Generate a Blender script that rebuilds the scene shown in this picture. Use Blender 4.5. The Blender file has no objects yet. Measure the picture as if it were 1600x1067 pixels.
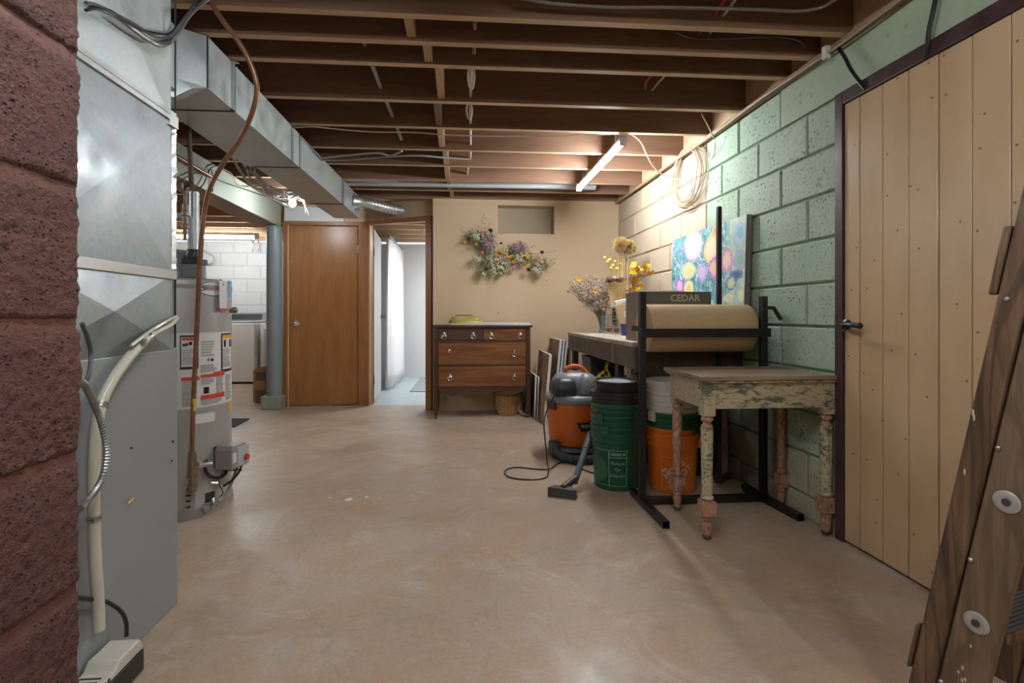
import bpy, bmesh, math, random
from mathutils import Vector, Matrix, noise as mnoise
R = random.Random(7)
pi = math.pi
scene = bpy.context.scene
C = scene.collection
# ---------------------------------------------------------------- camera measurements (photo 1600 x 1067)
F, CX, HV, H = 800.0, 779.0, 492.0, 1.025
YAW = math.atan(61/800)
cy_, sy_ = math.cos(YAW), math.sin(YAW)
def P(u, v, x=None, y=None, z=None, t=None):
    """world point seen at photo pixel (u, v) on the plane x=, y= or z= (or at depth t)"""
    a = (u-CX)/F
    d = Vector((cy_*a+sy_, -sy_*a+cy_, (HV-v)/F))
    if x is not None: t = x/d.x
    elif y is not None: t = y/d.y
    elif z is not None: t = (z-H)/d.z
    return Vector((d.x*t, d.y*t, H+d.z*t))
cam = bpy.data.cameras.new('camera'); co = bpy.data.objects.new('camera', cam); C.objects.link(co)
co.location = (0, 0, H); co.rotation_euler = (pi/2, 0, -YAW)
cam.sensor_width = 36; cam.lens = F/1600*36
cam.shift_x = (800-CX)/1600; cam.shift_y = -(533.5-HV)/1600
cam.clip_start = .02; cam.clip_end = 60
scene.camera = co

# ---------------------------------------------------------------- node helpers
def mk(name, rough=.5, metal=0., spec=.5):
    m = bpy.data.materials.new(name); m.use_nodes = True
    N = m.node_tree; b = N.nodes['Principled BSDF']
    b.inputs['Roughness'].default_value = rough; b.inputs['Metallic'].default_value = metal
    b.inputs['Specular IOR Level'].default_value = spec
    return m, N, b
def nd(N, typ, ins=None, **pr):
    n = N.nodes.new('ShaderNode'+typ)
    for k, v in pr.items(): setattr(n, k, v)
    for k, v in (ins or {}).items():
        if isinstance(v, bpy.types.NodeSocket): N.links.new(v, n.inputs[k])
        else: n.inputs[k].default_value = v
    return n
def vec(N, scale=(1,1,1), out='Object', loc=(0,0,0), rot=(0,0,0)):
    t = nd(N, 'TexCoord')
    return nd(N, 'Mapping', {'Vector': t.outputs[out], 'Scale': scale, 'Location': loc, 'Rotation': rot}).outputs[0]
def noi(N, v, scale, detail=4, rough=.55, dist=0.):
    return nd(N, 'TexNoise', {'Vector': v, 'Scale': scale, 'Detail': detail, 'Roughness': rough, 'Distortion': dist}).outputs[0]
def c4(c): return (c[0], c[1], c[2], 1)
def ramp(N, f, stops, interp='LINEAR'):
    r = nd(N, 'ValToRGB', {'Fac': f}); r.color_ramp.interpolation = interp
    e = r.color_ramp.elements
    while len(e) < len(stops): e.new(.5)
    for q, (p, c) in zip(e, stops):
        q.position = p; q.color = c4(c) if not isinstance(c, (int, float)) else (c, c, c, 1)
    return r.outputs[0]
def mix(N, f, a, b, blend='MIX'):
    n = nd(N, 'Mix', data_type='RGBA', blend_type=blend)
    for i, v in ((0, f), (6, a), (7, b)):
        if isinstance(v, bpy.types.NodeSocket): N.links.new(v, n.inputs[i])
        else: n.inputs[i].default_value = v if i == 0 else c4(v)
    return n.outputs[2]
def mth(N, op, a, b=0.):
    n = nd(N, 'Math', operation=op)
    for i, v in ((0, a), (1, b)):
        if isinstance(v, bpy.types.NodeSocket): N.links.new(v, n.inputs[i])
        else: n.inputs[i].default_value = v
    return n.outputs[0]
def setc(N, b, c): N.links.new(c, b.inputs['Base Color'])
def bump(N, b, h, strength=.3, dist=.005):
    n = nd(N, 'Bump', {'Height': h, 'Strength': strength, 'Distance': dist}); N.links.new(n.outputs[0], b.inputs['Normal'])
def plain(name, c, rough=.5, metal=0., var=.0, scale=20, bmp=0., spec=.5, dist=.002):
    m, N, b = mk(name, rough, metal, spec)
    b.inputs['Base Color'].default_value = c4(c)
    if var or bmp:
        f = noi(N, vec(N), scale, 5)
        if var: setc(N, b, ramp(N, f, [(.3, [q*(1-var) for q in c]), (.7, [min(1, q*(1+var)) for q in c])]))
        if bmp: bump(N, b, f, bmp, dist)
    return m
def glow(name, c, s):
    m, N, b = mk(name, .4); b.inputs['Base Color'].default_value = c4(c)
    b.inputs['Emission Color'].default_value = c4(c); b.inputs['Emission Strength'].default_value = s
    return m
def wood(name, dark, light, axis='x', scale=1., rough=.5, knots=False, spec=.5, bmp=.15, rnd=False, rings=0.):
    """grain runs along the axis"""
    m, N, b = mk(name, rough, 0, spec)
    s = {'x': (1, 9, 9), 'y': (9, 1, 9), 'z': (9, 9, 1)}[axis]
    v = vec(N, tuple(q*scale for q in s))
    if rnd:
        oi = nd(N, 'ObjectInfo'); v = nd(N, 'VectorMath', {0: v, 1: nd(N, 'CombineXYZ', {0: mth(N, 'MULTIPLY', oi.outputs['Random'], 40.), 1: mth(N, 'MULTIPLY', oi.outputs['Random'], 23.)}).outputs[0]}).outputs[0]
    f = noi(N, v, 2.2, 5, .6, .8)
    g = noi(N, v, 9, 4, .7, .3)
    col = ramp(N, f, [(.25, dark), (.5, [(a+b_)/2 for a, b_ in zip(dark, light)]), (.75, light)])
    col = mix(N, mth(N, 'MULTIPLY', g, .5), col, [q*.55 for q in dark], 'MIX')
    if rings:
        q = mth(N, 'SINE', mth(N, 'MULTIPLY', noi(N, vec(N, tuple(q*scale*.28 for q in s)), 2.2, 2, .4, .3), rings))
        col = mix(N, ramp(N, q, [(.35, 0.), (.8, .6)]), col, [q_*.8 for q_ in dark])
    if knots:
        k = nd(N, 'TexVoronoi', {'Vector': vec(N, tuple(q*scale*.35 for q in s)), 'Scale': 1.4}).outputs['Distance']
        col = mix(N, ramp(N, k, [(.03, .75), (.1, 0.)]), col, [q*.35 for q in dark])
    setc(N, b, col)
    bump(N, b, g, bmp, .002)
    return m

# ---------------------------------------------------------------- mesh helpers
def rotz(a): return Matrix.Rotation(a, 4, 'Z')
def rotm(ax, a): return Matrix.Rotation(a, 4, ax)
def frame(dirv, up=(0, 0, 1)):
    d = Vector(dirv).normalized(); u = Vector(up)
    if abs(d.dot(u)) > .98: u = Vector((0, 1, 0))
    x = u.cross(d).normalized(); y = d.cross(x)
    return x, y, d
def cr(pts, n=8):
    """smooth curve through points"""
    p = [Vector(q) for q in pts]; p = [p[0]*2-p[1]]+p+[p[-1]*2-p[-2]]; o = []
    for i in range(1, len(p)-2):
        a, b, c, d = p[i-1:i+3]
        for k in range(n):
            t = k/n
            o.append(.5*((2*b)+(c-a)*t+(2*a-5*b+4*c-d)*t*t+(3*b-3*c+d-a)*t**3))
    o.append(p[-2]); return o
class MB:
    def __init__(s): s.v = []; s.f = []; s.m = []; s.mi = 0
    def add(s, vs, fs, M=None):
        k = len(s.v)
        for q in vs:
            q = Vector(q); s.v.append(M @ q if M else q)
        for f in fs: s.f.append([i+k for i in f]); s.m.append(s.mi)
        return s
    def box(s, x0, x1, y0, y1, z0, z1, M=None):
        return s.add([(x, y, z) for x in (x0, x1) for y in (y0, y1) for z in (z0, z1)],
                     [(0,1,3,2), (4,6,7,5), (0,4,5,1), (2,3,7,6), (0,2,6,4), (1,5,7,3)], M)
    def cbox(s, c, d, M=None):
        return s.box(c[0]-d[0]/2, c[0]+d[0]/2, c[1]-d[1]/2, c[1]+d[1]/2, c[2]-d[2]/2, c[2]+d[2]/2, M)
    def bar(s, p, q, w, h, up=(0, 0, 1)):
        p, q = Vector(p), Vector(q); x, y, d = frame(q-p, up)
        vs = [a+x*(i*w/2)+y*(j*h/2) for a in (p, q) for i, j in ((-1,-1), (1,-1), (1,1), (-1,1))]
        return s.add(vs, [(3,2,1,0), (4,5,6,7), (0,1,5,4), (1,2,6,5), (2,3,7,6), (3,0,4,7)])
    def tube(s, pts, r, n=8, closed=False, caps=True):
        pts = [Vector(q) for q in pts]; m = len(pts); k = len(s.v)
        rr = r if isinstance(r, (list, tuple)) else [r]*m
        d0 = (pts[1]-pts[0]).normalized(); x, y, _ = frame(d0)
        for i, p in enumerate(pts):
            if closed: d = (pts[(i+1) % m]-pts[i-1])
            else: d = pts[min(i+1, m-1)]-pts[max(i-1, 0)]
            if d.length < 1e-9: d = d0
            d = d.normalized()
            x = x-d*x.dot(d)
            x = x.normalized() if x.length > 1e-6 else frame(d)[0]
            y = d.cross(x)
            for j in range(n):
                a = 2*pi*j/n; s.v.append(p+(x*math.cos(a)+y*math.sin(a))*rr[i])
        for i in range(m if closed else m-1):
            for j in range(n):
                a, b = k+i*n+j, k+i*n+(j+1) % n
                c, e = k+((i+1) % m)*n+j, k+((i+1) % m)*n+(j+1) % n
                s.f.append([a, b, e, c]); s.m.append(s.mi)
        if caps and not closed:
            s.f.append([k+j for j in range(n)][::-1]); s.m.append(s.mi)
            s.f.append([k+(m-1)*n+j for j in range(n)]); s.m.append(s.mi)
        return s
    def lathe(s, prof, n=24, M=None, rib=0, ribn=0):
        """prof: list of (r, z)"""
        k = len(s.v)
        for r, z in prof:
            for j in range(n):
                a = 2*pi*j/n; q = r*(1+(rib*math.cos(ribn*a) if rib else 0))
                v = Vector((q*math.cos(a), q*math.sin(a), z)); s.v.append(M @ v if M else v)
        for i in range(len(prof)-1):
            for j in range(n):
                a, b = k+i*n+j, k+i*n+(j+1) % n
                s.f.append([a, b, b+n, a+n]); s.m.append(s.mi)
        if prof[0][0] > 1e-5: s.f.append([k+j for j in range(n)][::-1]); s.m.append(s.mi)
        if prof[-1][0] > 1e-5: s.f.append([k+(len(prof)-1)*n+j for j in range(n)]); s.m.append(s.mi)
        return s
    def prism(s, poly, a, b, axis='z', M=None):
        n = len(poly)
        def pt(p, h):
            return {'z': (p[0], p[1], h), 'y': (p[0], h, p[1]), 'x': (h, p[0], p[1])}[axis]
        vs = [pt(p, a) for p in poly]+[pt(p, b) for p in poly]
        fs = [list(range(n))[::-1], list(range(n, 2*n))]+[[i, (i+1) % n, n+(i+1) % n, n+i] for i in range(n)]
        return s.add(vs, fs, M)
    def ball(s, c, r, n=8, m=6, sq=(1,1,1)):
        pr = [(max(1e-6, math.sin(pi*i/m)), -math.cos(pi*i/m)) for i in range(m+1)]
        return s.lathe(pr, n, Matrix.Translation(Vector(c)) @ Matrix.Diagonal((r*sq[0], r*sq[1], r*sq[2], 1)))
    def quad(s, *p): return s.add(p, [tuple(range(len(p)))])
def tag(o, label=None, cat=None, group=None, kind=None):
    if label: o['label'] = label
    if cat: o['category'] = cat
    if group: o['group'] = group
    if kind: o['kind'] = kind
    return o
def mesh_obj(name, mb, mats, smooth=40):
    me = bpy.data.meshes.new(name)
    me.from_pydata([tuple(v) for v in mb.v], [], mb.f)
    for m in (mats if isinstance(mats, (list, tuple)) else [mats]): me.materials.append(m)
    for p, i in zip(me.polygons, mb.m): p.material_index = i
    bm = bmesh.new(); bm.from_mesh(me); bmesh.ops.remove_doubles(bm, verts=bm.verts, dist=1e-6)
    bmesh.ops.recalc_face_normals(bm, faces=bm.faces); bm.to_mesh(me); bm.free()
    if smooth:
        me.shade_smooth(); 
        try: me.set_sharp_from_angle(angle=math.radians(smooth))
        except Exception: pass
    o = bpy.data.objects.new(name, me); C.objects.link(o)
    return o
def build(name, mb, mats, parent=None, smooth=40, bev=0, world=False, keep=False, label=None):
    """one mesh object. world: vertices are in world space, moved into the parent's space"""
    if parent is not None and world:
        I = parent_matrix(parent).inverted(); mb.v = [I @ v for v in mb.v]
    off = None
    if parent is None and not keep:
        xs, ys, zs = zip(*[tuple(v) for v in mb.v])
        off = Vector(((min(xs)+max(xs))/2, (min(ys)+max(ys))/2, min(zs))); mb.v = [v-off for v in mb.v]
    o = mesh_obj(name, mb, mats, smooth)
    if off: o.location = off
    if parent is not None: o.parent = parent
    if bev:
        b = o.modifiers.new('bevel', 'BEVEL'); b.width = bev; b.segments = 2; b.limit_method = 'ANGLE'; b.angle_limit = .7
    if label: o['label'] = label
    return o
def parent_matrix(o):
    M = Matrix.LocRotScale(o.location, o.rotation_euler, o.scale)
    return parent_matrix(o.parent) @ M if o.parent else M
def thing(name, label, cat, loc=(0,0,0), rz=0, group=None):
    o = bpy.data.objects.new(name, None); C.objects.link(o); o.empty_display_size = .05
    o.location = loc; o.rotation_euler = (0, 0, rz)
    return tag(o, label, cat, group)
def single(name, mb, mats, label, cat, group=None, **k): return tag(build(name, mb, mats, **k), label, cat, group)
def struct(name, mb, mats, **k):
    o = build(name, mb, mats, keep=True, **k)
    if 'parent' not in k: o['kind'] = 'structure'
    return o
def copy_tree(o, parent=None):
    c = o.copy(); C.objects.link(c); c.parent = parent
    for ch in [q for q in KIDS(o)]: copy_tree(ch, c)
    return c
def KIDS(o): return [q for q in C.objects if q.parent == o]
def text_mb(txt, size, M, depth=.0006, bold=0., sx=1.):
    """lettering as a mesh, in the local xy plane of M"""
    cu = bpy.data.curves.new('t', 'FONT'); cu.body = txt; cu.size = size; cu.extrude = depth; cu.align_x = 'CENTER'; cu.align_y = 'CENTER'
    cu.offset = bold; cu.resolution_u = 2; cu.space_line = .9
    o = bpy.data.objects.new('t', cu); C.objects.link(o)
    bpy.context.view_layer.update()
    me = bpy.data.meshes.new_from_object(o.evaluated_get(bpy.context.evaluated_depsgraph_get()))
    mb = MB(); mb.add([(v.co.x*sx, v.co.y, v.co.z) for v in me.vertices], [tuple(p.vertices) for p in me.polygons], M)
    bpy.data.objects.remove(o); bpy.data.curves.remove(cu); bpy.data.meshes.remove(me)
    return mb
def wrap(mb, r, a0, z0, taper=0.):
    """bends a flat mesh (x right, y up, z out) round a vertical cylinder; a0 = heading of its middle"""
    o = []
    for v in mb.v:
        rr = r+taper*(z0+v.y)+v.z; a = a0+v.x/r
        o.append(Vector((rr*math.cos(a), rr*math.sin(a), z0+v.y)))
    mb.v = o; return mb
def patch(w, h, nx=10, ny=1, z=0.):
    mb = MB(); vs = [(-w/2+w*i/nx, -h/2+h*j/ny, z) for j in range(ny+1) for i in range(nx+1)]
    return mb.add(vs, [(j*(nx+1)+i, j*(nx+1)+i+1, (j+1)*(nx+1)+i+1, (j+1)*(nx+1)+i) for j in range(ny) for i in range(nx)])
def rect_at(mb, cx, cy, w, h, z=0., nx=4):
    vs = [(cx-w/2+w*i/nx, cy+h/2*j, z) for j in (-1, 1) for i in range(nx+1)]
    return mb.add(vs, [(i, i+1, nx+2+i, nx+1+i) for i in range(nx)])
# ================================================================ MATERIALS
def m_floor():
    m, N, b = mk('concrete_floor', .42, 0, .45)
    v = vec(N)
    big = noi(N, v, .9, 5, .6, .6); mid = noi(N, vec(N, loc=(3, 7, 0)), 3.2, 6, .65, 1.2); fine = noi(N, v, 60, 4, .7)
    c = ramp(N, big, [(.3, (.37, .27, .19)), (.5, (.46, .375, .295)), (.68, (.56, .455, .355))])
    c = mix(N, mth(N, 'MULTIPLY', ramp(N, mid, [(.42, 0.), (.68, 1.)]), .55), c, (.50, .31, .16))
    w = noi(N, vec(N, loc=(1.5, 2.2, 0)), 1.7, 8, .7, 2.5)
    c = mix(N, ramp(N, w, [(.54, 0.), (.66, .65)]), c, (.60, .54, .46))
    d = noi(N, vec(N, (1, 2.4, 1), loc=(9, 2, 0)), 2.6, 7, .7, 1.5)
    c = mix(N, ramp(N, d, [(.55, 0.), (.75, .55)]), c, (.27, .20, .145))
    sp = nd(N, 'TexVoronoi', {'Vector': v, 'Scale': 9.}).outputs['Distance']
    c = mix(N, ramp(N, sp, [(.03, .5), (.05, 0.)]), c, (.2, .15, .11))
    c = mix(N, ramp(N, fine, [(.35, .28), (.6, 0.)]), c, (.28, .2, .14))
    cr_ = nd(N, 'TexVoronoi', {'Vector': mixv(N, v, 1.1), 'Scale': .55}, feature='DISTANCE_TO_EDGE').outputs['Distance']
    c = mix(N, ramp(N, cr_, [(.0, .22), (.004, 0.)]), c, (.2, .15, .11))
    setc(N, b, c)
    N.links.new(ramp(N, mid, [(.3, .3), (.7, .5)]), b.inputs['Roughness'])
    bump(N, b, mth(N, 'ADD', mth(N, 'MULTIPLY', fine, .35), mid), .22, .006)
    return m
def mixv(N, v, amt):
    n = nd(N, 'TexNoise', {'Vector': v, 'Scale': 2.5, 'Detail': 4})
    return nd(N, 'VectorMath', {0: v, 1: nd(N, 'VectorMath', {0: n.outputs['Color'], 'Scale': amt*.4}, operation='SCALE').outputs[0]}).outputs[0]
def m_block(name, c1, c2, pit, depth=.006, sc=1., strength=.8, wet=None):
    m, N, b = mk(name, .6, 0, .4)
    v = vec(N)
    big = noi(N, v, 2.3, 4); f = noi(N, v, 55*sc, 4, .65); g = noi(N, v, 150*sc, 3, .6)
    c = ramp(N, big, [(.3, c1), (.7, c2)])
    p = nd(N, 'TexVoronoi', {'Vector': v, 'Scale': 38.*sc, 'Randomness': 1.}).outputs['Distance']
    msk = mth(N, 'MULTIPLY', ramp(N, p, [(.12, 1.), (.26, 0.)]), ramp(N, noi(N, v, 9*sc, 3), [(.42, 0.), (.6, 1.)]))
    c = mix(N, mth(N, 'MULTIPLY', msk, .85), c, pit)
    c = mix(N, ramp(N, f, [(.3, .35), (.5, 0.)]), c, pit)
    if wet:
        sz = nd(N, 'SeparateXYZ', {0: v}).outputs[2]
        k = mth(N, 'ADD', sz, mth(N, 'MULTIPLY', noi(N, v, 4, 5), .5))
        c = mix(N, ramp(N, k, [(.5, .85), (.66, 0.)]), c, wet)
    setc(N, b, c)
    bump(N, b, mth(N, 'SUBTRACT', mth(N, 'ADD', f, mth(N, 'MULTIPLY', g, .4)), mth(N, 'MULTIPLY', msk, 1.6)), strength, depth)
    return m
def m_metal(name, c=(.62, .66, .66), rough=.38, spang=True, metal=.85):
    m, N, b = mk(name, rough, metal)
    v = vec(N)
    s = nd(N, 'TexVoronoi', {'Vector': v, 'Scale': 70.}).outputs['Color']
    f = noi(N, v, 3, 4)
    col = ramp(N, f, [(.3, [q*.85 for q in c]), (.7, c)])
    if spang: col = mix(N, .07, col, s, 'OVERLAY')
    setc(N, b, col)
    N.links.new(ramp(N, noi(N, v, 12, 3), [(.3, rough*.8), (.7, rough*1.25)]), b.inputs['Roughness'])
    bump(N, b, noi(N, v, 2.2, 2), .25, .02)
    return m
def m_peel():
    """flaking layers of cream, green and dark paint over timber"""
    m, N, b = mk('peeling_paint', .6)
    f = noi(N, vec(N, (2.2, 6, 6)), 9, 9, .72, .4); g = noi(N, vec(N, (4, 10, 10), loc=(4, 1, 2)), 12, 8, .8, .2); h = noi(N, vec(N, (1.5, 3, 3), loc=(1, 5, 2)), 4, 4)
    k = mth(N, 'ADD', mth(N, 'MULTIPLY', f, .7), mth(N, 'MULTIPLY', h, .3))
    c = ramp(N, k, [(.42, (.10, .115, .075)), (.47, (.21, .22, .145)), (.495, (.46, .40, .27)), (.56, (.56, .48, .33)), (.60, (.30, .30, .20))])
    c = mix(N, ramp(N, g, [(.6, 0.), (.64, .8)]), c, (.12, .11, .08))
    setc(N, b, c); bump(N, b, mth(N, 'ADD', f, g), .5, .003); return m
def m_peelleg(pink):
    m, N, b = mk('peeling_leg_paint', .55)
    f = noi(N, vec(N, (12, 12, 4)), 8, 8, .72, .2); g = noi(N, vec(N, (14, 14, 5), loc=(3, 3, 3)), 9, 7, .75)
    base = (.38, .195, .13) if pink else (.44, .38, .27)
    other = (.50, .36, .27) if pink else (.42, .27, .20)
    c = ramp(N, f, [(.40, (.09, .07, .05)), (.44, base), (.54, base), (.58, other)])
    c = mix(N, ramp(N, g, [(.62, 0.), (.66, .8)]), c, (.16, .17, .11) if not pink else (.14, .10, .07))
    setc(N, b, c); bump(N, b, f, .5, .003); return m
PAINTING_C = Vector((1.70, 3.435, .86))
def m_painting():
    """loose blooms on teal, with the near third paler"""
    m, N, b = mk('abstract_floral_paint', .45)
    raw = vec(N); v = mixv(N, raw, .16)
    n1 = noi(N, vec(N, (1, 1, .6)), 14, 4, .65, 2.5); n2 = noi(N, vec2(N, v, 3), 9, 4, .6, 2.)
    c = ramp(N, n2, [(.3, (.04, .10, .22)), (.42, (.05, .27, .30)), (.52, (.12, .40, .38)), (.6, (.30, .20, .48)), (.7, (.45, .62, .60))])
    c = mix(N, ramp(N, n1, [(.55, 0.), (.6, .85)]), c, (.68, .80, .84))
    y = nd(N, 'SeparateXYZ', {0: v}).outputs[1]
    pale = ramp(N, n2, [(.3, (.40, .46, .66)), (.45, (.42, .62, .48)), (.55, (.60, .66, .50)), (.7, (.66, .66, .78))])
    c = mix(N, ramp(N, mth(N, 'ADD', y, .6), [(.27, .9), (.37, 0.)]), c, pale)
    B_ = [(1079, 385, 15, 24, (.82, .78, .88), (.62, .50, .76)), (1108, 388, 15, 27, (.80, .66, .50), (.74, .52, .22)), (1115, 358, 9, 10, (.72, .25, .14), (.78, .40, .24)),
          (1073, 424, 12, 14, (.66, .62, .30), (.50, .58, .38)), (1060, 447, 7, 13, (.78, .42, .60), (.32, .08, .42)), (1094, 427, 8, 17, (.58, .46, .74), (.40, .26, .55)),
          (1112, 418, 11, 20, (.80, .50, .36), (.42, .18, .50)), (1131, 405, 9, 20, (.80, .58, .50), (.58, .24, .38)), (1151, 405, 12, 17, (.26, .50, .36), (.46, .34, .60)),
          (1150, 362, 10, 18, (.22, .48, .60), (.44, .50, .74)), (1146, 428, 13, 9, (.07, .13, .28), (.10, .25, .38)), (1138, 441, 9, 13, (.62, .66, .30), (.08, .18, .44)),
          (1073, 452, 8, 13, (.75, .55, .20), (.72, .68, .40)), (1135, 466, 8, 8, (.74, .66, .30), (.60, .68, .56)), (1155, 462, 7, 14, (.74, .72, .30), (.5, .6, .6))]
    for u, w_, ru, rv, ci, co_ in B_:
        p = P(u, w_, x=1.675)-PAINTING_C; e = P(u+ru, w_, x=1.675).y-P(u, w_, x=1.675).y; f = P(u, w_-rv, x=1.675).z-P(u, w_, x=1.675).z
        q = nd(N, 'VectorMath', {0: v, 1: (0, p.y+.03, p.z+.03)}, operation='SUBTRACT').outputs[0]
        q = nd(N, 'VectorMath', {0: q, 1: (0, 1/abs(e), 1/f)}, operation='MULTIPLY').outputs[0]
        L = nd(N, 'VectorMath', {0: q}, operation='LENGTH').outputs[1]
        L = mth(N, 'ADD', L, mth(N, 'MULTIPLY', mth(N, 'SUBTRACT', n1, .5), .9))
        col = ramp(N, L, [(0, ci), (.45, ci), (.6, [(i+j)/2+.08 for i, j in zip(ci, co_)]), (.8, co_)])
        c = mix(N, ramp(N, L, [(.85, 1.), (.97, 0.)]), c, col)
    setc(N, b, c); bump(N, b, n1, .3, .002); return m
def vec2(N, v, seed): return nd(N, 'VectorMath', {0: v, 1: (seed*3.1, seed*1.7, seed*.9)}).outputs[0]
def m_canvasart():
    m, N, b = mk('brown_canvas_art', .55)
    f = noi(N, vec(N, (3, 3, 1.2)), 2.6, 6, .65, 1.2)
    setc(N, b, ramp(N, f, [(.3, (.07, .04, .03)), (.45, (.30, .17, .09)), (.55, (.44, .30, .18)), (.62, (.17, .15, .14)), (.75, (.50, .40, .28))])); return m
M = {}
M['floor'] = m_floor()
M['green'] = m_block('green_block_paint', (.33, .455, .335), (.40, .53, .40), (.10, .15, .10), wet=(.42, .38, .28))
M['greenmortar'] = plain('green_mortar', (.17, .25, .16), .7, var=.15, scale=30, bmp=.4)
M['beigeblock'] = m_block('beige_block_paint', (.42, .345, .255), (.48, .40, .30), (.33, .265, .19), .002, strength=.3)
M['beigemortar'] = plain('beige_mortar', (.30, .23, .16), .7, var=.1, bmp=.2)
M['greenband'] = m_block('green_concrete_paint', (.34, .42, .30), (.38, .46, .335), (.25, .31, .22), .003, .5, .35)
M['red'] = m_block('red_block_paint', (.115, .045, .037), (.165, .063, .05), (.022, .013, .013), .009, 2.6, 1.)
M['redmortar'] = m_block('red_mortar', (.14, .06, .048), (.18, .075, .06), (.06, .025, .025), .004, 3, .6)
M['whiteblock'] = plain('white_block_paint', (.72, .74, .74), .5, var=.03, scale=6, bmp=.3)
M['beigewall'] = plain('beige_wall_paint', (.60, .46, .30), .55, var=.035, scale=3, bmp=.12)
M['ivory'] = plain('pale_wall_board', (.62, .60, .52), .6, var=.05, scale=5)
M['white'] = plain('white_paint', (.78, .78, .78), .5)
M['greydrywall'] = plain('pale_grey_plaster', (.68, .68, .68), .6, var=.02)
M['bluefloor'] = plain('blue_grey_floor_paint', (.45, .53, .55), .35, var=.04, scale=4)
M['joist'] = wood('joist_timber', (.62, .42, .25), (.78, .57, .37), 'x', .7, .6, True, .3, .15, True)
M['joistside'] = wood('dark_joist_side', (.19, .105, .068), (.31, .185, .115), 'x', .7, .6, True, .3, .15, True)  # joist sides, darker than the undersides
M['blocking'] = wood('clean_blocking_timber', (.50, .32, .17), (.64, .44, .26), 'z', .8, .6)
M['subfloor'] = wood('subfloor_boards', (.15, .075, .045), (.25, .13, .08), 'y', .7, .7)
M['beampaint'] = plain('pale_green_beam_paint', (.55, .60, .48), .5, var=.08, scale=3, bmp=.2)
M['rawwood'] = wood('raw_timber', (.26, .17, .10), (.44, .31, .19), 'y', .8, .6)
M['plywood'] = wood('varnished_plywood', (.30, .12, .035), (.46, .205, .065), 'z', .9, .32, False, .5, .03)
M['doortrim'] = wood('varnished_trim', (.30, .115, .04), (.44, .19, .075), 'z', .8, .35)
M['plank'] = None
M['purple'] = plain('dark_maroon_trim_paint', (.055, .027, .03), .42, var=.4, scale=14, bmp=.4)
M['galv'] = m_metal('galvanised_sheet', (.42, .47, .49), .46)
M['galvdull'] = m_metal('galvanised_sheet_duct', (.56, .62, .625), .45, metal=.6)
M['foil'] = m_metal('foil_tape', (.60, .62, .62), .36, False, .8)
M['darkline'] = plain('duct_seam', (.03, .03, .035), .6)
M['furnace'] = plain('grey_enamel', (.30, .325, .34), .38, .15, var=.03, scale=2, bmp=.04)
M['heater'] = plain('grey_tank_enamel', (.36, .35, .33), .36, .1, var=.02, scale=3)
M['label'] = plain('white_label', (.66, .66, .64), .5)
M['ink'] = plain('grey_print', (.36, .36, .36), .6)
M['black'] = plain('black_plastic', (.012, .012, .013), .4)
M['blacksteel'] = plain('black_steel', (.028, .026, .028), .4, .5, var=.2, scale=30)
M['redprint'] = plain('red_print', (.60, .06, .035), .5)
M['orangeprint'] = plain('orange_print', (.80, .40, .04), .5)
M['blueprint'] = plain('blue_print', (.03, .07, .28), .5)
M['sky'] = plain('sky_blue_sticker', (.12, .38, .65), .5)
M['copper'] = plain('old_copper', (.30, .15, .085), .4, .65, var=.2, scale=25)
M['brass'] = plain('dull_brass', (.30, .22, .14), .4, .8, var=.25, scale=60)
M['iron'] = plain('rusty_black_pipe', (.085, .055, .045), .55, .4, var=.3, scale=30, bmp=.3)
M['iron2'] = plain('weathered_brass_pipe', (.20, .15, .11), .5, .4, var=.3, scale=40)
M['pvc'] = plain('grey_plastic_pipe', (.42, .45, .47), .4, var=.05)
M['postpaint'] = plain('blue_grey_post_paint', (.215, .26, .285), .4, var=.06, scale=4)
M['postbase'] = plain('grey_green_footing_paint', (.27, .30, .26), .6, var=.1, bmp=.3)
M['plasticgrey'] = plain('warm_grey_plastic', (.30, .27, .25), .45)
M['plasticlight'] = plain('light_grey_plastic', (.45, .47, .48), .45)
M['chrome'] = plain('chrome', (.75, .75, .74), .15, 1.)
M['steel'] = plain('zinc_steel', (.50, .50, .50), .35, .9, var=.1, scale=40)
M['bx'] = plain('armoured_cable', (.33, .32, .31), .4, .8, var=.15, scale=60)
M['cable'] = plain('old_white_cable', (.58, .52, .42), .5, var=.08)
M['cablebrown'] = plain('tan_cable', (.34, .25, .16), .5, var=.1)
M['cableblack'] = plain('black_cable', (.016, .016, .018), .4)
M['cablered'] = plain('red_cable', (.45, .04, .05), .4)
M['dresser'] = wood('dark_walnut', (.06, .026, .015), (.125, .058, .032), 'x', .8, .38)
M['dresserdrawer'] = wood('worn_walnut_veneer', (.16, .055, .02), (.36, .15, .052), 'x', .9, .33, rings=40.)
M['wicker'] = None
M['cardboard'] = plain('cardboard', (.48, .33, .17), .75, var=.06, scale=8)
M['cardboarddark'] = plain('printed_dark_carton', (.22, .18, .145), .6)
M['greypaint'] = plain('worn_grey_bench_paint', (.135, .11, .088), .6, var=.3, scale=9, bmp=.4)
M['benchtop'] = plain('dusty_bench_top', (.42, .37, .29), .6, var=.25, scale=11, bmp=.3)
M['darkwood'] = wood('dark_timber', (.045, .025, .02), (.10, .055, .04), 'z', .8, .6)
M['kraft'] = plain('kraft_paper', (.60, .42, .23), .6, var=.05, scale=70, bmp=.05, spec=.3)
M['orange'] = plain('orange_plastic', (.62, .135, .012), .38, var=.04, scale=12)
M['bucketorange'] = plain('orange_bucket_plastic', (.68, .16, .012), .38)
M['bucketgreen'] = plain('dark_green_bucket_plastic', (.012, .085, .042), .36)
M['bucketlid'] = plain('black_bucket_plastic', (.018, .018, .02), .34)
M['bucketwhite'] = plain('white_bucket_plastic', (.60, .57, .52), .4)
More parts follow.
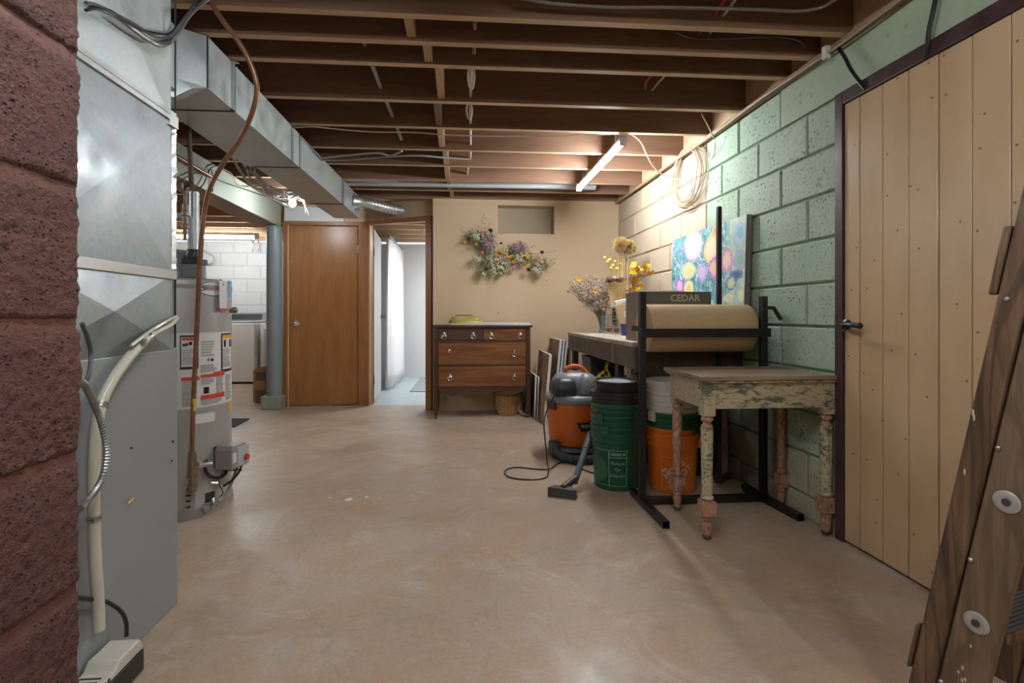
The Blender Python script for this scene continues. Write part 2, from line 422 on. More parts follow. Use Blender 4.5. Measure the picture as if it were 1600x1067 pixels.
M['palegreen'] = plain('pale_green_print', (.26, .42, .30), .5)
M['palebeige'] = plain('faded_white_print', (.66, .52, .40), .5)
M['vacgrey'] = plain('mid_grey_plastic', (.21, .23, .25), .38)
M['vacdark'] = plain('dark_grey_plastic', (.05, .052, .056), .4)
M['hose'] = plain('ribbed_hose_grey', (.075, .078, .085), .35)
M['wandsteel'] = plain('blue_grey_wand', (.20, .23, .27), .25, .5)
M['peel'] = m_peel(); M['pinkleg'] = m_peelleg(True); M['creamleg'] = m_peelleg(False)
M['tabletop'] = wood('weathered_table_top', (.20, .135, .085), (.46, .35, .25), 'x', .8, .45, False, .5, .4)
M['painting'] = m_painting(); M['canvasart'] = m_canvasart()
M['canvasside'] = plain('grey_canvas_edge', (.20, .185, .165), .7)
M['canvaswhite'] = plain('white_canvas', (.74, .73, .71), .7, var=.04, scale=14)
M['navy'] = plain('blue_grey_canvas_art', (.14, .19, .26), .6, var=.5, scale=9)
M['rail'] = wood('dark_ladder_timber', (.045, .025, .014), (.30, .175, .095), 'z', 1.6, .5, True, .5, .5, rings=90.)
M['rail2'] = wood('worn_ladder_timber', (.12, .08, .05), (.27, .185, .115), 'z', 2.6, .5, False, .5, .2, rings=45.)
M['pad'] = plain('grey_washer', (.42, .41, .39), .5, .3, var=.12, scale=60)
M['rubber'] = plain('ribbed_rubber', (.09, .09, .09), .6)
M['cream'] = plain('cream_plastic', (.64, .62, .53), .45)
def glass(name, c, rough=.05, alpha=.35):
    m, N, b = mk(name, rough); b.inputs['Base Color'].default_value = c4(c)
    b.inputs['Transmission Weight'].default_value = .85; b.inputs['IOR'].default_value = 1.3; return m
M['glass'] = glass('clear_glass', (.92, .96, .95))
M['hosetube'] = plain('milky_tubing', (.60, .58, .48), .25)
M['fabricwhite'] = plain('white_sheer_curtain', (.82, .82, .82), .8)
M['rug'] = plain('grey_rug', (.30, .32, .34), .95, var=.2, scale=60)
M['mat'] = plain('dark_mat', (.035, .04, .045), .9)
M['tube'] = glow('lit_tube', (.95, .98, 1.), 44)
M['tubefar'] = glow('lit_tube_far', (.93, .97, 1.), 19)
M['bulb'] = glow('lit_bulb', (.86, .94, 1.), 70)
FILLTUBE = [glow('fill_tube_behind', (.92, .97, 1.), 42), glow('unseen_tube_left', (.93, .97, 1.), 20), glow('lit_tube_over_viewer', (.92, .97, 1.), 22)]  # emission for the unseen fill tubes
M['panel'] = glow('unseen_fill_panel', (.95, .97, 1.), 9)
EXPO = 2.15
M['blue'] = plain('blue_pot', (.05, .07, .36), .35)
M['yellow'] = plain('yellow_dried_petals', (.75, .42, .02), .7, var=.2, scale=60)
M['ambr'] = plain('orange_yellow_petals', (.72, .33, .015), .7, var=.2, scale=60)
M['lemon'] = plain('pale_yellow_heads', (.70, .56, .12), .8)
M['mauve'] = plain('dusty_mauve_florets', (.52, .38, .39), .8, var=.25, scale=90)
M['pink'] = plain('pink_florets', (.56, .36, .34), .8, var=.2, scale=90)
M['plum'] = plain('dark_plum_head', (.07, .015, .035), .8)
M['sage'] = plain('sage_foliage', (.33, .36, .20), .8, var=.3, scale=60)
M['palesage'] = plain('pale_sage_florets', (.58, .60, .42), .8, var=.2, scale=60)
M['cream2'] = plain('cream_florets', (.60, .52, .36), .8, var=.2, scale=60)
M['stem'] = plain('dry_green_stem', (.26, .22, .11), .8)
M['straw'] = plain('straw_stem', (.56, .40, .18), .7, var=.15, scale=40)
M['brownflower'] = plain('brown_dried_flower', (.20, .10, .065), .8, var=.3, scale=60)
M['gold'] = plain('gold_leaf_yellow', (.58, .52, .05), .5)
M['oxgreen'] = plain('green_wire', (.05, .33, .20), .4)

# ================================================================ ROOM SHELL
XR, YB, ZC = 1.75, 5.5, 2.26        # right wall, back wall, underside of the joists
struct('floor', MB().box(-4.9, 2.0, -2.6, 5.86, -.1, 0).box(-4.9, -1.42, 5.86, 8.7, -.1, 0), M['floor'])
struct('floor_back_room', MB().box(-1.42, 2.0, 5.86, 8.7, -.1, .002), M['bluefloor'])
# ceiling boards above the joists
cb = MB(); y = -2.6
while y < 8.7: cb.box(-4.9, 2.0, y, y+.245, 2.452, 2.49); y += .25
struct('ceiling', cb, M['subfloor'])
# right wall of painted blocks; the plank wall fills it from y = 2.18 forwards
def blockwall(y0, y1, z0, z1, x, mb, hh=.2125, ll=.42, zoff=.1175, j=.012, edge=(None, None), sgn=-1, dep=.012, rr=R, axis='x'):
    """blocks stand dep proud of the mortar plane; sgn: the way they face"""
    k = -1
    while True:
        a = zoff+k*hh; b_ = a+hh
        if a >= z1-.005: break
        za, zb = max(a+j/2, z0), min(b_-j/2, z1)
        if zb-za > .01:
            q = y0-2*ll+((3.074-y0) % ll)+(0 if round((2.03-a)/hh) % 2 == 0 else ll/2)
            while q < y1:
                ya, yb = max(q+j/2, y0), min(q+ll-j/2, y1)
                if yb-ya > .02:
                    d = dep+rr.uniform(-.0025, .0025)
                    e = .006; xo, xi = x+sgn*d, x
                    xm = x+sgn*(d-e)
                    pts = [(xi, ya, za), (xi, yb, za), (xi, yb, zb), (xi, ya, zb), (xm, ya, za), (xm, yb, za), (xm, yb, zb), (xm, ya, zb),
                           (xo, ya+e, za+e), (xo, yb-e, za+e), (xo, yb-e, zb-e), (xo, ya+e, zb-e)]
                    if axis == 'y': pts = [(p[1], p[0], p[2]) for p in pts]
                    mb.add(pts, [(0,1,5,4), (1,2,6,5), (2,3,7,6), (3,0,4,7), (4,5,9,8), (5,6,10,9), (6,7,11,10), (7,4,8,11), (8,9,10,11)])
                q += ll
        k += 1
yg = 3.505; yf = 2.229
w = MB().box(XR, XR+.2, -2.6, YB+.1, -.05, 2.45)
w.mi = 1; blockwall(yf, yg, 0, 2.03, XR, w)
blockwall(2.655, yg, 2.03, 2.243, XR, w)
w.mi = 2; w.box(XR-.013, XR, -2.6, 2.65, 2.036, 2.243)
w.mi = 3; blockwall(yg, YB, 0, 2.243, XR, w)
w.mi = 4; w.box(XR-.003, XR, yg, YB, 0, 2.243)
struct('wall_right', w, [M['greenmortar'], M['green'], M['greenband'], M['beigeblock'], M['beigemortar']], smooth=0)
sp = MB().box(XR-.05, XR+.1, -2.6, YB, 2.243, 2.262)
struct('trim_1', sp, M['rawwood'])                         # sill plate along the wall top
struct('trim_2', MB().box(XR-.02, XR+.1, -2.6, YB, 2.262, 2.45), M['joist'])
# back wall with its shallow recess
rx0, rx1, rz0, rz1 = P(778, 320, y=YB).x, P(866, 320, y=YB).x, P(800, 365, y=YB).z, P(800, 321, y=YB).z
w = MB().box(-.283, rx0, YB, YB+.1, 0, 2.275).box(rx1, XR, YB, YB+.1, 0, 2.275).box(rx0, rx1, YB, YB+.1, 0, rz0).box(rx0, rx1, YB, YB+.1, rz1, 2.275)
w.box(rx0-.02, rx1+.02, YB+.16, YB+.18, rz0-.02, rz1+.02)
for a in ((rx0-.02, rx0, rz0, rz1), (rx1, rx1+.02, rz0, rz1), (rx0-.02, rx1+.02, rz0-.02, rz0), (rx0-.02, rx1+.02, rz1, rz1+.02)): w.box(a[0], a[1], YB+.1, YB+.16, a[2], a[3])
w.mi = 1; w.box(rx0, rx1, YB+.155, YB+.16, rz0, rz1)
struct('wall_back', w, [M['beigewall'], plain('grey_beige_shaded_recess', (.43, .37, .27), .6, var=.04, scale=3)])  # separate recess board, with the recess's shade put into its greyer colour
wr = P(440, 350, z=2.03)
# wall that carries the two doors: y 5.90 for door one, an oblique leg for door two
DY = 5.90
A0, A1 = Vector((-1.04, DY, 0)), Vector((-.283, 5.575, 0))
w = MB().box(-1.95, -1.04, DY, DY+.1, 2.06, 2.26)
w.prism([(A0.x, A0.y), (A1.x, A1.y), (A1.x+.03, A1.y+.1), (A0.x, A0.y+.1)], 2.07, 2.30)
w.box(-.283, -.2, 5.55, 5.62, 0, 2.3)
struct('wall_doors', w, M['beigewall'])
struct('trim_3', MB().prism([(-1.95, 2.075), (-1.30, 2.075), (-1.30, 2.13), (-1.43, 2.13), (-1.50, 2.22), (-1.95, 2.25)], DY-.02, DY, 'y'), M['white'])
# rooms behind
def coursewall(name, x0, x1, y, z0, z1, mat, mort):
    w = MB().box(x0, x1, y, y+.1, z0, z1); w.mi = 1
    blockwall(x0, x1, z0, z1, y, w, j=.006, dep=.006, axis='y'); return struct(name, w, [mort, mat], smooth=0)
coursewall('wall_laundry_back', -4.9, -1.5, 8.6, 0, 2.2, M['whiteblock'], plain('white_mortar', (.55, .57, .57), .6))
struct('wall_back_room_far', MB().box(-1.4, 2, 8.6, 8.7, 0, 2.2), M['greydrywall'])
struct('wall_between_rooms', MB().box(-1.5, -1.4, 6.0, 8.7, 0, 2.3), M['greydrywall'])
struct('wall_back_room_right', MB().box(.6, .7, 5.72, 8.7, 0, 2.3), M['greydrywall'])
struct('wall_left_far', MB().box(-4.9, -4.8, -2.6, 8.7, 0, 2.45), M['beigewall'])
struct('wall_near', MB().box(-4.9, 2, -2.7, -2.6, 0, 2.45), M['beigewall'])
struct('wall_plywood_partition', MB().box(-4.8, -2.62, 4.75, 4.8, 0, 2.26), M['plywood'])
# red block pier in the left foreground: rough, really displaced faces
def redpier():
    mb = MB(); X0, Y0, Y1 = -.592, -.4, .842
    cour = []
    z = 1.011-5*.2035
    while z < 2.45: cour.append(z); z += .2035
    n = 0
    for i, zb in enumerate(cour):
        zt = zb+.2035; y = Y1
        first = .40 if i % 2 == 0 else .195
        while y > Y0:
            yl = y-(first if y == Y1 else .40)
            ya, yb, za, zc = yl+.006, y-.004 if y != Y1 else y, zb+.008, zt-.008
            fine = yb > .45
            ny = max(2, int((yb-ya)/(.005 if fine else .05))); nz = max(2, int((zc-za)/(.005 if fine else .05)))
            vs = []
            for a in range(ny+1):
                for c in range(nz+1):
                    yy = ya+(yb-ya)*a/ny; zz = za+(zc-za)*c/nz
                    ed = min(yy-ya, (yb-yy) if y != Y1 else 9, zz-za, zc-zz)
                    h = .010+.0045*mnoise.noise((yy*70, zz*70, i))+.003*mnoise.noise((yy*160, zz*160, 3+i))+.006*mnoise.noise((yy*9, zz*9, 5.))
                    h *= min(1, .25+ed/.008) if ed < .008 else 1
                    yo = 0
                    if y == Y1 and a >= ny-3:
                        rr_ = (a-(ny-3))/3; h -= .012*rr_**2; yo = .004*mnoise.noise((zz*60, i*3.3, 1.))
                    vs.append((X0+h, yy+yo, zz))
            # end face strip facing down the room
            for c in range(nz+1):
                pass
            fs = [(a*(nz+1)+c, (a+1)*(nz+1)+c, (a+1)*(nz+1)+c+1, a*(nz+1)+c+1) for a in range(ny) for c in range(nz)]
            mb.add(vs, fs); mb.box(X0-.2, X0+.001, ya, yb-.001, za, zc)
            y = yl
    mb.mi = 1; mb.box(X0-.195, X0+.003, Y0, Y1-.006, 0, 2.45)
    return struct('wall_left', mb, [M['red'], M['redmortar']], smooth=60)
redpier()
# ================================================================ JOISTS
jys = [P(700, v, z=ZC).y for v in (26, 67, 103, 159, 200, 234, 259.5, 283, 298)]
jl = []
ys = [-1.9, -1.5, -1.1, -.7, -.3, .1, .5, .9, 1.3, 1.72]+jys+[5.47]
names = {10: 'wooden ceiling joist, the nearest one fully in view under the armoured conduit', 11: 'wooden ceiling joist, second from the viewer, with light blocking below red cable',
         12: 'wooden ceiling joist, third from the viewer, with loop of white cable under it', 13: 'wooden ceiling joist, fourth from the viewer, above the hanging cable loops',
         14: 'wooden ceiling joist with thin white cable stapled along its underside', 15: 'wooden ceiling joist crossing just above the far half of the lit tube',
         16: 'wooden ceiling joist beside the two grey cables near the duct', 17: 'wooden ceiling joist just in front of the pale plastic pipe',
         18: 'wooden ceiling joist just behind the pale plastic pipe', 19: 'wooden ceiling joist tight against the beige back wall'}
jx = random.Random(3)
blk = {10: 640, 11: 668, 12: 687, 13: 684, 14: 689, 15: 696, 16: 698, 17: 702, 18: 706}
for i, y in enumerate(ys):
    lab = names.get(i, 'wooden ceiling joist above and behind the viewer')
    j = thing('ceiling_joist', lab, 'joist', (-1.5, y, ZC), 0, 'ceiling joists of the main room')
    dz = jx.uniform(0, .006)
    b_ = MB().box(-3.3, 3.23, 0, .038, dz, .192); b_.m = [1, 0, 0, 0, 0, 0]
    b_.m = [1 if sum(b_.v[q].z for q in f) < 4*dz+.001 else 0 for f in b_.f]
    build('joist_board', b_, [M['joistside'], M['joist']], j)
    if i in blk and i+1 < len(ys):
        xb = P(blk[i], 50 if i == 9 else {10: 46, 11: 85, 12: 128, 13: 180, 14: 218, 15: 246, 16: 268, 17: 291, 18: 305}.get(i, 50), z=ZC).x+1.5
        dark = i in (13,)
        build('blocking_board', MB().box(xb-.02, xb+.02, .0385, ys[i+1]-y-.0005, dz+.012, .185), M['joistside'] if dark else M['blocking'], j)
lys = [5.95+.41*k for k in range(1, 7)]
for k, y in enumerate(lys):
    j = single('ceiling_joist', MB().box(-4.8, .6, y, y+.038, 2.21, 2.452), M['joist'],
           ['wooden ceiling joist of the back rooms, %s past the door wall' % s for s in ('first', 'second', 'third', 'fourth', 'fifth', 'sixth')][k], 'joist', 'ceiling joists of the back rooms')
# beam, post
bx0, bx1 = -2.25, -2.005
bm_ = thing('support_beam', 'long pale green painted timber beam carried by the round blue grey post', 'beam', (-2.1, 4.0, 2.01))
build('beam_timber', MB().box(bx0+.012, bx1, -2.55, 5.9, 2.01, 2.25), M['rawwood'], bm_, world=True)
build('painted_face', MB().box(bx1, bx1+.012, -2.55, 5.9, 2.012, 2.25), M['beampaint'], bm_, world=True)
po = thing('steel_post', 'round blue grey steel post under the beam beside the closed door', 'post', (-2.035, 5.82, 0))
build('post_shaft', MB().lathe([(.083, .14), (.083, 2.0)], 28), M['postpaint'], po)
build('footing', MB().box(-.115, .1, -.1, .1, 0, .14), M['postbase'], po, bev=.008)
def px(u, y): return P(u, 500, y=y).x
def kstruct(name): 
    o = bpy.data.objects.new(name, None); C.objects.link(o); o['kind'] = 'structure'; return o
# ================================================================ DOORS
def knob(mb, p, d, r=.027):
    x, y, z = frame(d); Mx = Matrix((x, y, z)).transposed().to_4x4(); Mx.translation = p
    mb.lathe([(r*1.1, 0), (r*1.15, .004), (r*.45, .008), (r*.4, .03), (r*.8, .036), (r, .048), (r*.9, .06), (r*.5, .066), (0, .067)], 16, Mx)
d1 = kstruct('door_1')
xl, xr_ = px(452.5, DY), px(560, DY); yd = DY-.012
d1.location = ((xl+xr_)/2, DY, 0)
build('door_leaf', MB().box(xl+.004, xr_-.004, yd-.004, yd+.03, .015, 2.022), M['plywood'], d1, world=True, bev=.003)
fr = MB().box(px(443.5, DY), xl-.012, DY-.03, DY+.02, 0, 2.075).box(xr_+.003, -1.015, DY-.03, DY+.02, 0, 2.075).box(xl-.012, xr_+.003, DY-.03, DY+.02, 2.03, 2.075)
build('door_casing', fr, M['doortrim'], d1, world=True, bev=.003)
build('weather_strip', MB().box(xl-.012, xl+.001, DY-.028, DY, 0, 2.03), M['straw'], d1, world=True)
kb = MB(); knob(kb, P(464, 505, y=yd-.004), (0, -1, 0), .032); build('door_knob', kb, M['chrome'], d1, world=True)
for zz in (1.72, .25):
    build('hinge', MB().box(xr_-.012, xr_+.004, yd-.012, yd-.003, zz, zz+.09), M['brass'], d1, world=True)
# door two: oblique frame with the leaf swung open into the white room
d2 = kstruct('door_2')
dirv = (A1-A0).normalized(); nrm = Vector((dirv.y, -dirv.x, 0))    # towards the viewer
def on(u):        # distance along the oblique wall at pixel column u
    a = (u-CX)/F; dx, dy = cy_*a+sy_, -sy_*a+cy_
    # A0 + s*dir = t*(dx,dy)
    det = dirv.x*(-dy)+dx*dirv.y
    return (-A0.x*(-dy)-dx*A0.y)/det if False else ((A0.y*dx-A0.x*dy)/(dirv.x*dy-dirv.y*dx))
MO = Matrix(((dirv.x, -nrm.x, 0, A0.x), (dirv.y, -nrm.y, 0, A0.y), (0, 0, 1, 0), (0, 0, 0, 1)))   # local x along wall, y away from viewer
d2.location = (A0+dirv*on(625)); I2 = None
s0, s1, s2, s3, sL = on(567), on(581), on(667), on(676), (A1-A0).length
fr = MB().box(-.01, on(571), -.035, .03, 0, 2.08, MO).box(on(573), on(577), -.025, .08, 0, 2.05, MO).box(s2, s3, -.035, .06, 0, 2.09, MO).box(-.01, s3, -.035, .04, 2.04, 2.09, MO)
build('door_casing', fr, M['doortrim'], d2, world=True, bev=.003)
build('stop_strip', MB().box(on(578), on(579.2), -.022, -.012, 0, 2.04, MO), M['straw'], d2, world=True)
hp, ep = Vector((-.985, 6.0, 0)), Vector((-1.035, 6.86, 0))
dd = (ep-hp).normalized(); ML = Matrix(((dd.x, -dd.y, 0, hp.x), (dd.y, dd.x, 0, hp.y), (0, 0, 1, 0), (0, 0, 0, 1)))
lf = MB().box(.002, .90, .0, .036, .02, 2.02, ML)
build('door_leaf', lf, plain('pale_grey_door_paint', (.47, .47, .47), .4), d2, world=True)
build('leaf_edge', MB().box(0, .002, .0, .036, .02, 2.02, ML), M['darkwood'], d2, world=True)
kb = MB(); kp = ML @ Vector((.84, -.0, 1.0)); knob(kb, kp, (1, .05, 0), .028)
build('door_knob', kb, M['brass'], d2, world=True)
for zz in (1.7, .22): build('hinge', MB().box(-.004, .03, -.006, .002, zz, zz+.1, ML), M['brass'], d2, world=True)
# door three: wide plank wall in a dark frame
def m_plank():
    m, N, b = mk('tan_painted_planks', .3, 0, .5)
    v = vec(N, (1, 1, 1)); f = noi(N, vec(N, (4, 4, .9)), 2, 4)
    c = ramp(N, f, [(.3, (.50, .345, .20)), (.7, (.565, .40, .245))])
    sx = nd(N, 'SeparateXYZ', {0: v}); yz = nd(N, 'CombineXYZ', {0: sx.outputs[1], 1: sx.outputs[2]}).outputs[0]
    k = nd(N, 'TexVoronoi', {'Vector': yz, 'Scale': 6.}, voronoi_dimensions='2D').outputs['Distance']
    c = mix(N, ramp(N, k, [(.022, .85), (.034, 0.)]), c, (.13, .07, .04))
    setc(N, b, c)
    w = noi(N, vec(N, (3, 3, 26)), 3.5, 4, .6, .8)
    bump(N, b, mth(N, 'ADD', mth(N, 'MULTIPLY', w, .5), noi(N, v, 5, 3)), .3, .004); return m
M['plank'] = m_plank()
d3 = kstruct('door_3'); d3.location = (XR, 1.4, 0)
zt = 1.972; ed = [2.183]+[P(u, 500, x=XR).y for u in (1350, 1386, 1427, 1474, 1527, 1589)]
ed += [ed[-1]-.125*k for k in range(1, 22)]
for i in range(len(ed)-1):
    o = build('plank', MB().box(XR-.018-R.uniform(0, .003), XR-.0005, ed[i+1]+.0022, ed[i]-.0022, .012, zt), M['plank'], d3, world=True, bev=.003)
build('plank_backing', MB().box(XR-.0005, XR, ed[-1], 2.19, 0, zt), M['darkline'], d3, world=True)
build('door_frame', MB().box(XR-.03, XR, 2.183, 2.232, 0, 2.034).box(XR-.03, XR, ed[-1], 2.183, zt+.002, 2.034), M['purple'], d3, world=True, bev=.004)
lt = MB(); lp = P(1325, 507, x=XR-.02)
lt.lathe([(.022, 0), (.024, .012), (.012, .02), (.01, .04)], 14, Matrix.Translation(lp) @ rotm('Y', -pi/2))
lt.tube(cr([lp+Vector((-.035, 0, 0)), lp+Vector((-.042, -.03, .0)), lp+Vector((-.05, -.08, .0)), lp+Vector((-.045, -.11, -.002))]), [.006+.001*k/4 for k in range(25)], 8)
lt.ball(lp+Vector((-.045, -.12, -.003)), .014, 12, 8)
lt.tube(cr([lp+Vector((-.04, -.012, -.0)), lp+Vector((-.045, -.022, -.03)), lp+Vector((-.045, -.04, -.022))]), .006, 6)
build('latch_handle', lt, M['black'], d3, world=True)

# ================================================================ ROOM BEHIND DOOR TWO
def curtain(p0, p1, z0, z1, folds, amp, name, label):
    p0, p1 = Vector(p0), Vector(p1); d = (p1-p0); L = d.length; d.normalize(); n = Vector((-d.y, d.x, 0))
    nx, nz = folds*8, 10; vs = []
    for j in range(nz+1):
        z = z0+(z1-z0)*j/nz
        for i in range(nx+1):
            s = i/nx; a = amp*(1.1-.45*j/nz)*math.sin(2*pi*folds*s+.8*math.sin(3*s*pi)+.25*math.sin(z*2))
            q = p0+d*(L*s)+n*a; vs.append((q.x, q.y, z+.012*math.sin(9*s)*(j == 0)))
    mb = MB(); mb.add(vs, [(j*(nx+1)+i, j*(nx+1)+i+1, (j+1)*(nx+1)+i+1, (j+1)*(nx+1)+i) for j in range(nz) for i in range(nx)])
    o = single(name, mb, M['fabricwhite'], label, 'curtain'); s_ = o.modifiers.new('thick', 'SOLIDIFY'); s_.thickness = .003
    return o
curtain((-.96, 7.0, 0), (-.93, 8.35, 0), .03, 2.06, 7, .045, 'curtain', 'long white curtain hanging beyond the open door in the white room')
single('curtain_rail', MB().box(-.97, -.93, 6.98, 8.5, 2.07, 2.10), M['postpaint'], 'blue grey rail that carries the white curtain', 'curtain rail')
rg = MB(); q = [P(640, 612, z=.004), P(700, 612, z=.004), P(700, 590, z=.004), P(658, 590, z=.004)]
rg.prism([(a.x, a.y) for a in q], .002, .012); single('rug', rg, M['rug'], 'grey rug on the pale blue floor of the white room', 'rug')
single('wall_outlet', MB().cbox(P(623, 556, y=8.59), (.08, .02, .12)), M['white'], 'small white outlet on the far white wall beside the curtain', 'outlet')

# ================================================================ LAUNDRY
wx1 = -3.04; wm = thing('washing_machine', 'white top-loading washing machine with a grey control panel', 'washing machine', (-3.38, 8.2, 0))
build('cabinet', MB().box(wx1-.68, wx1, 7.86, 8.5, .03, .90), M['white'], wm, world=True, bev=.012)
build('lid', MB().box(wx1-.66, wx1-.02, 7.88, 8.30, .905, .925), M['plasticlight'], wm, world=True, bev=.006)
build('control_panel', MB().prism([(8.32, .9), (8.5, .9), (8.5, 1.06), (8.42, 1.06)], wx1-.68, wx1, 'x'), M['vacgrey'], wm, world=True, bev=.006)
build('panel_stripe', MB().prism([(8.345, .955), (8.40, 1.035), (8.398, 1.037), (8.343, .957)], wx1-.62, wx1-.08, 'x'), M['black'], wm, world=True)
for xx in (wx1-.63, wx1-.05): build('foot', MB().lathe([(.02, 0), (.02, .03)], 10, Matrix.Translation((xx, 7.92, 0))), M['black'], wm, world=True)
dr = thing('tumble_dryer', 'white clothes dryer half hidden behind the round post', 'dryer', (-2.66, 8.2, 0))
build('cabinet', MB().box(-2.99, -2.33, 7.95, 8.5, .02, .90), M['white'], dr, world=True, bev=.012)
build('dryer_door', MB().box(-2.93, -2.42, 7.925, 7.95, .3, .82), M['plasticlight'], dr, world=True, bev=.02)
build('door_handle', MB().box(-2.80, -2.76, 7.905, 7.925, .48, .62), M['white'], dr, world=True, bev=.005)
bx = thing('cardboard_carton', 'low brown cardboard carton with dark printed bands behind the round post', 'box', (-2.2, 6.42, 0))
build('carton_body', MB().box(-2.43, -2.0, 6.24, 6.6, 0, .37), M['cardboard'], bx, world=True, bev=.004)
build('printed_band', MB().box(-2.40, -2.03, 6.236, 6.24, .25, .35).box(-2.40, -2.03, 6.236, 6.24, .02, .14), M['cardboarddark'], bx, world=True)
build('lid_flap', MB().prism([(-2.43, .372), (-2.0, .372), (-2.0, .50), (-2.1, .50)], 6.25, 6.6, 'y'), M['cardboard'], bx, world=True)
tl = P(398, 371, t=7.2); lg = thing('laundry_light', 'long lit tube light hanging over the washing machine', 'tube light', (tl.x-.6, tl.y, 2.0))
build('light_housing', MB().box(tl.x-1.2, tl.x, tl.y-.04, tl.y+.04, tl.z+.022, tl.z+.06), M['white'], lg, world=True)
build('lit_tube', MB().tube([(tl.x-1.19, tl.y, tl.z), (tl.x-.01, tl.y, tl.z)], .022, 12), M['tubefar'], lg, world=True)
build('end_cap', MB().box(tl.x, tl.x+.05, tl.y-.03, tl.y+.03, tl.z-.02, tl.z+.06), M['white'], lg, world=True)
for q in (-1.1, -.1): build('hanger', MB().tube([(tl.x+q, tl.y, tl.z+.06), (tl.x+q, tl.y, 2.21)], .003, 5), M['steel'], lg, world=True)
single('wall_pipe', MB().tube([P(397, 373, y=8.5), P(425, 372, y=8.5)], .03, 12), M['iron'], 'dark pipe along the top of the white block wall', 'pipe')
for k, u in enumerate((395, 404)):
    a = P(u, 378, y=8.53)
    single('wall_hook', MB().tube(cr([a+Vector((0, .05, .03)), a, a+Vector((0, 0, -.12)), a+Vector((0, -.03, -.15))], 4), .008, 6), M['steel'], 'metal hook on the white block wall, the %s of two' % ('left' if k == 0 else 'right'), 'hook', 'laundry wall hooks')
single('hanging_hose', MB().tube(cr([P(u, v, y=8.5) for u, v in ((300, 386), (318, 391), (331, 399), (334, 407), (326, 412), (313, 405), (300, 402))], 6), .011, 8), M['pvc'], 'looped grey hose on the white block wall above the tank', 'hose')
mt = [P(362, 668, z=0), P(366, 668, z=0), P(390, 655, z=0), P(355, 655, z=0)]
single('floor_mat', MB().prism([(a.x, a.y) for a in mt], .001, .01), M['mat'], 'dark mat on the floor beside the grey water tank', 'mat')

# ================================================================ FURNACE AND DUCTS
FX = -1.0
fu = thing('furnace', 'tall grey furnace cabinet in front of the water tank', 'furnace', (-1.3, 1.55, 0))
build('cabinet', MB().box(-1.62, FX, 1.2, 1.905, 0, .905), M['furnace'], fu, world=True, bev=.004)
sc_ = MB()
for u, v in ((270, 690), (268, 720), (205, 700)): sc_.ball(P(u, v, x=FX+.001), .004, 8, 5)
build('screw', sc_, M['black'], fu, world=True)
build('wire_nut', MB().tube(cr([P(205, 783, x=FX+.004), P(208, 779, x=FX+.008), P(200, 787, x=FX+.01)], 4), .003, 6), M['orangeprint'], fu, world=True)
pl = thing('plenum', 'shiny sheet metal plenum standing on the grey furnace', 'duct', (-1.3, 1.55, .905))
def crossface(mb, x, y0, y1, z0, z1, up=.012):
    c = ((y0+y1)/2, (z0+z1)/2)
    vs = [(x, y0, z0), (x, y1, z0), (x, y1, z1), (x, y0, z1), (x+up, c[0], c[1])]
    mb.add(vs, [(0,1,4), (1,2,4), (2,3,4), (3,0,4)])
def opened(mb, x0, x1, y0, y1, z0, z1):      # box without its +x face
    mb.add([(x, y, z) for x in (x0, x1) for y in (y0, y1) for z in (z0, z1)], [(0,1,3,2), (0,4,5,1), (2,3,7,6), (0,2,6,4), (1,5,7,3)])
m1 = MB(); opened(m1, -1.6, FX-.006, 1.215, 1.88, .906, 1.165); crossface(m1, FX-.006, 1.215, 1.88, .906, 1.165, .02)
build('lower_transition', m1, M['galv'], pl, world=True, smooth=0)
m1 = MB(); opened(m1, -1.6, FX-.004, 1.215, 1.885, 1.165, 1.71); crossface(m1, FX-.004, 1.215, 1.885, 1.165, 1.71, .016)
build('plenum_box', m1, M['galv'], pl, world=True, smooth=0)
m1 = MB(); opened(m1, -1.6, FX-.008, 1.215, 1.875, 1.71, 2.26); crossface(m1, FX-.008, 1.215, 1.875, 1.71, 2.26, .010)
build('upper_duct', m1, M['galvdull'], pl, world=True, smooth=0)
build('foil_band', MB().box(FX-.006, FX+.004, 1.215, 1.89, 1.15, 1.18), M['foil'], pl, world=True)
build('flange_band', MB().box(FX-.006, FX+.006, 1.215, 1.89, 1.70, 1.715).box(FX-.006, FX+.0005, 1.215, 1.89, 1.715, 1.72).box(FX-.006, FX+.003, 1.215, 1.89, 1.72, 1.735), M['foil'], pl, world=True)
cp = MB()
for k in range(26):      # crumpled foil tape down the far corner
    z = 1.185+k*.02; cp.add([(FX-.003+R.uniform(0, .002), 1.868+R.uniform(-.003, .003), z), (FX+.001+R.uniform(0, .004), 1.890, z), (FX+.001+R.uniform(0, .004), 1.890, z+.0205), (FX-.003+R.uniform(0, .002), 1.868, z+.0205)], [(0,1,2,3)])
cp.box(FX-.004, FX+.008, 1.84, 1.893, 1.68, 1.722)
build('corner_tape', cp, M['foil'], pl, world=True, smooth=0)
build('seam', MB().box(FX-.006, FX+.0005, 1.8905, 1.893, .91, 1.17).box(FX-.006, FX-.001, 1.893, 1.896, 1.2, 2.26), M['darkline'], pl, world=True)
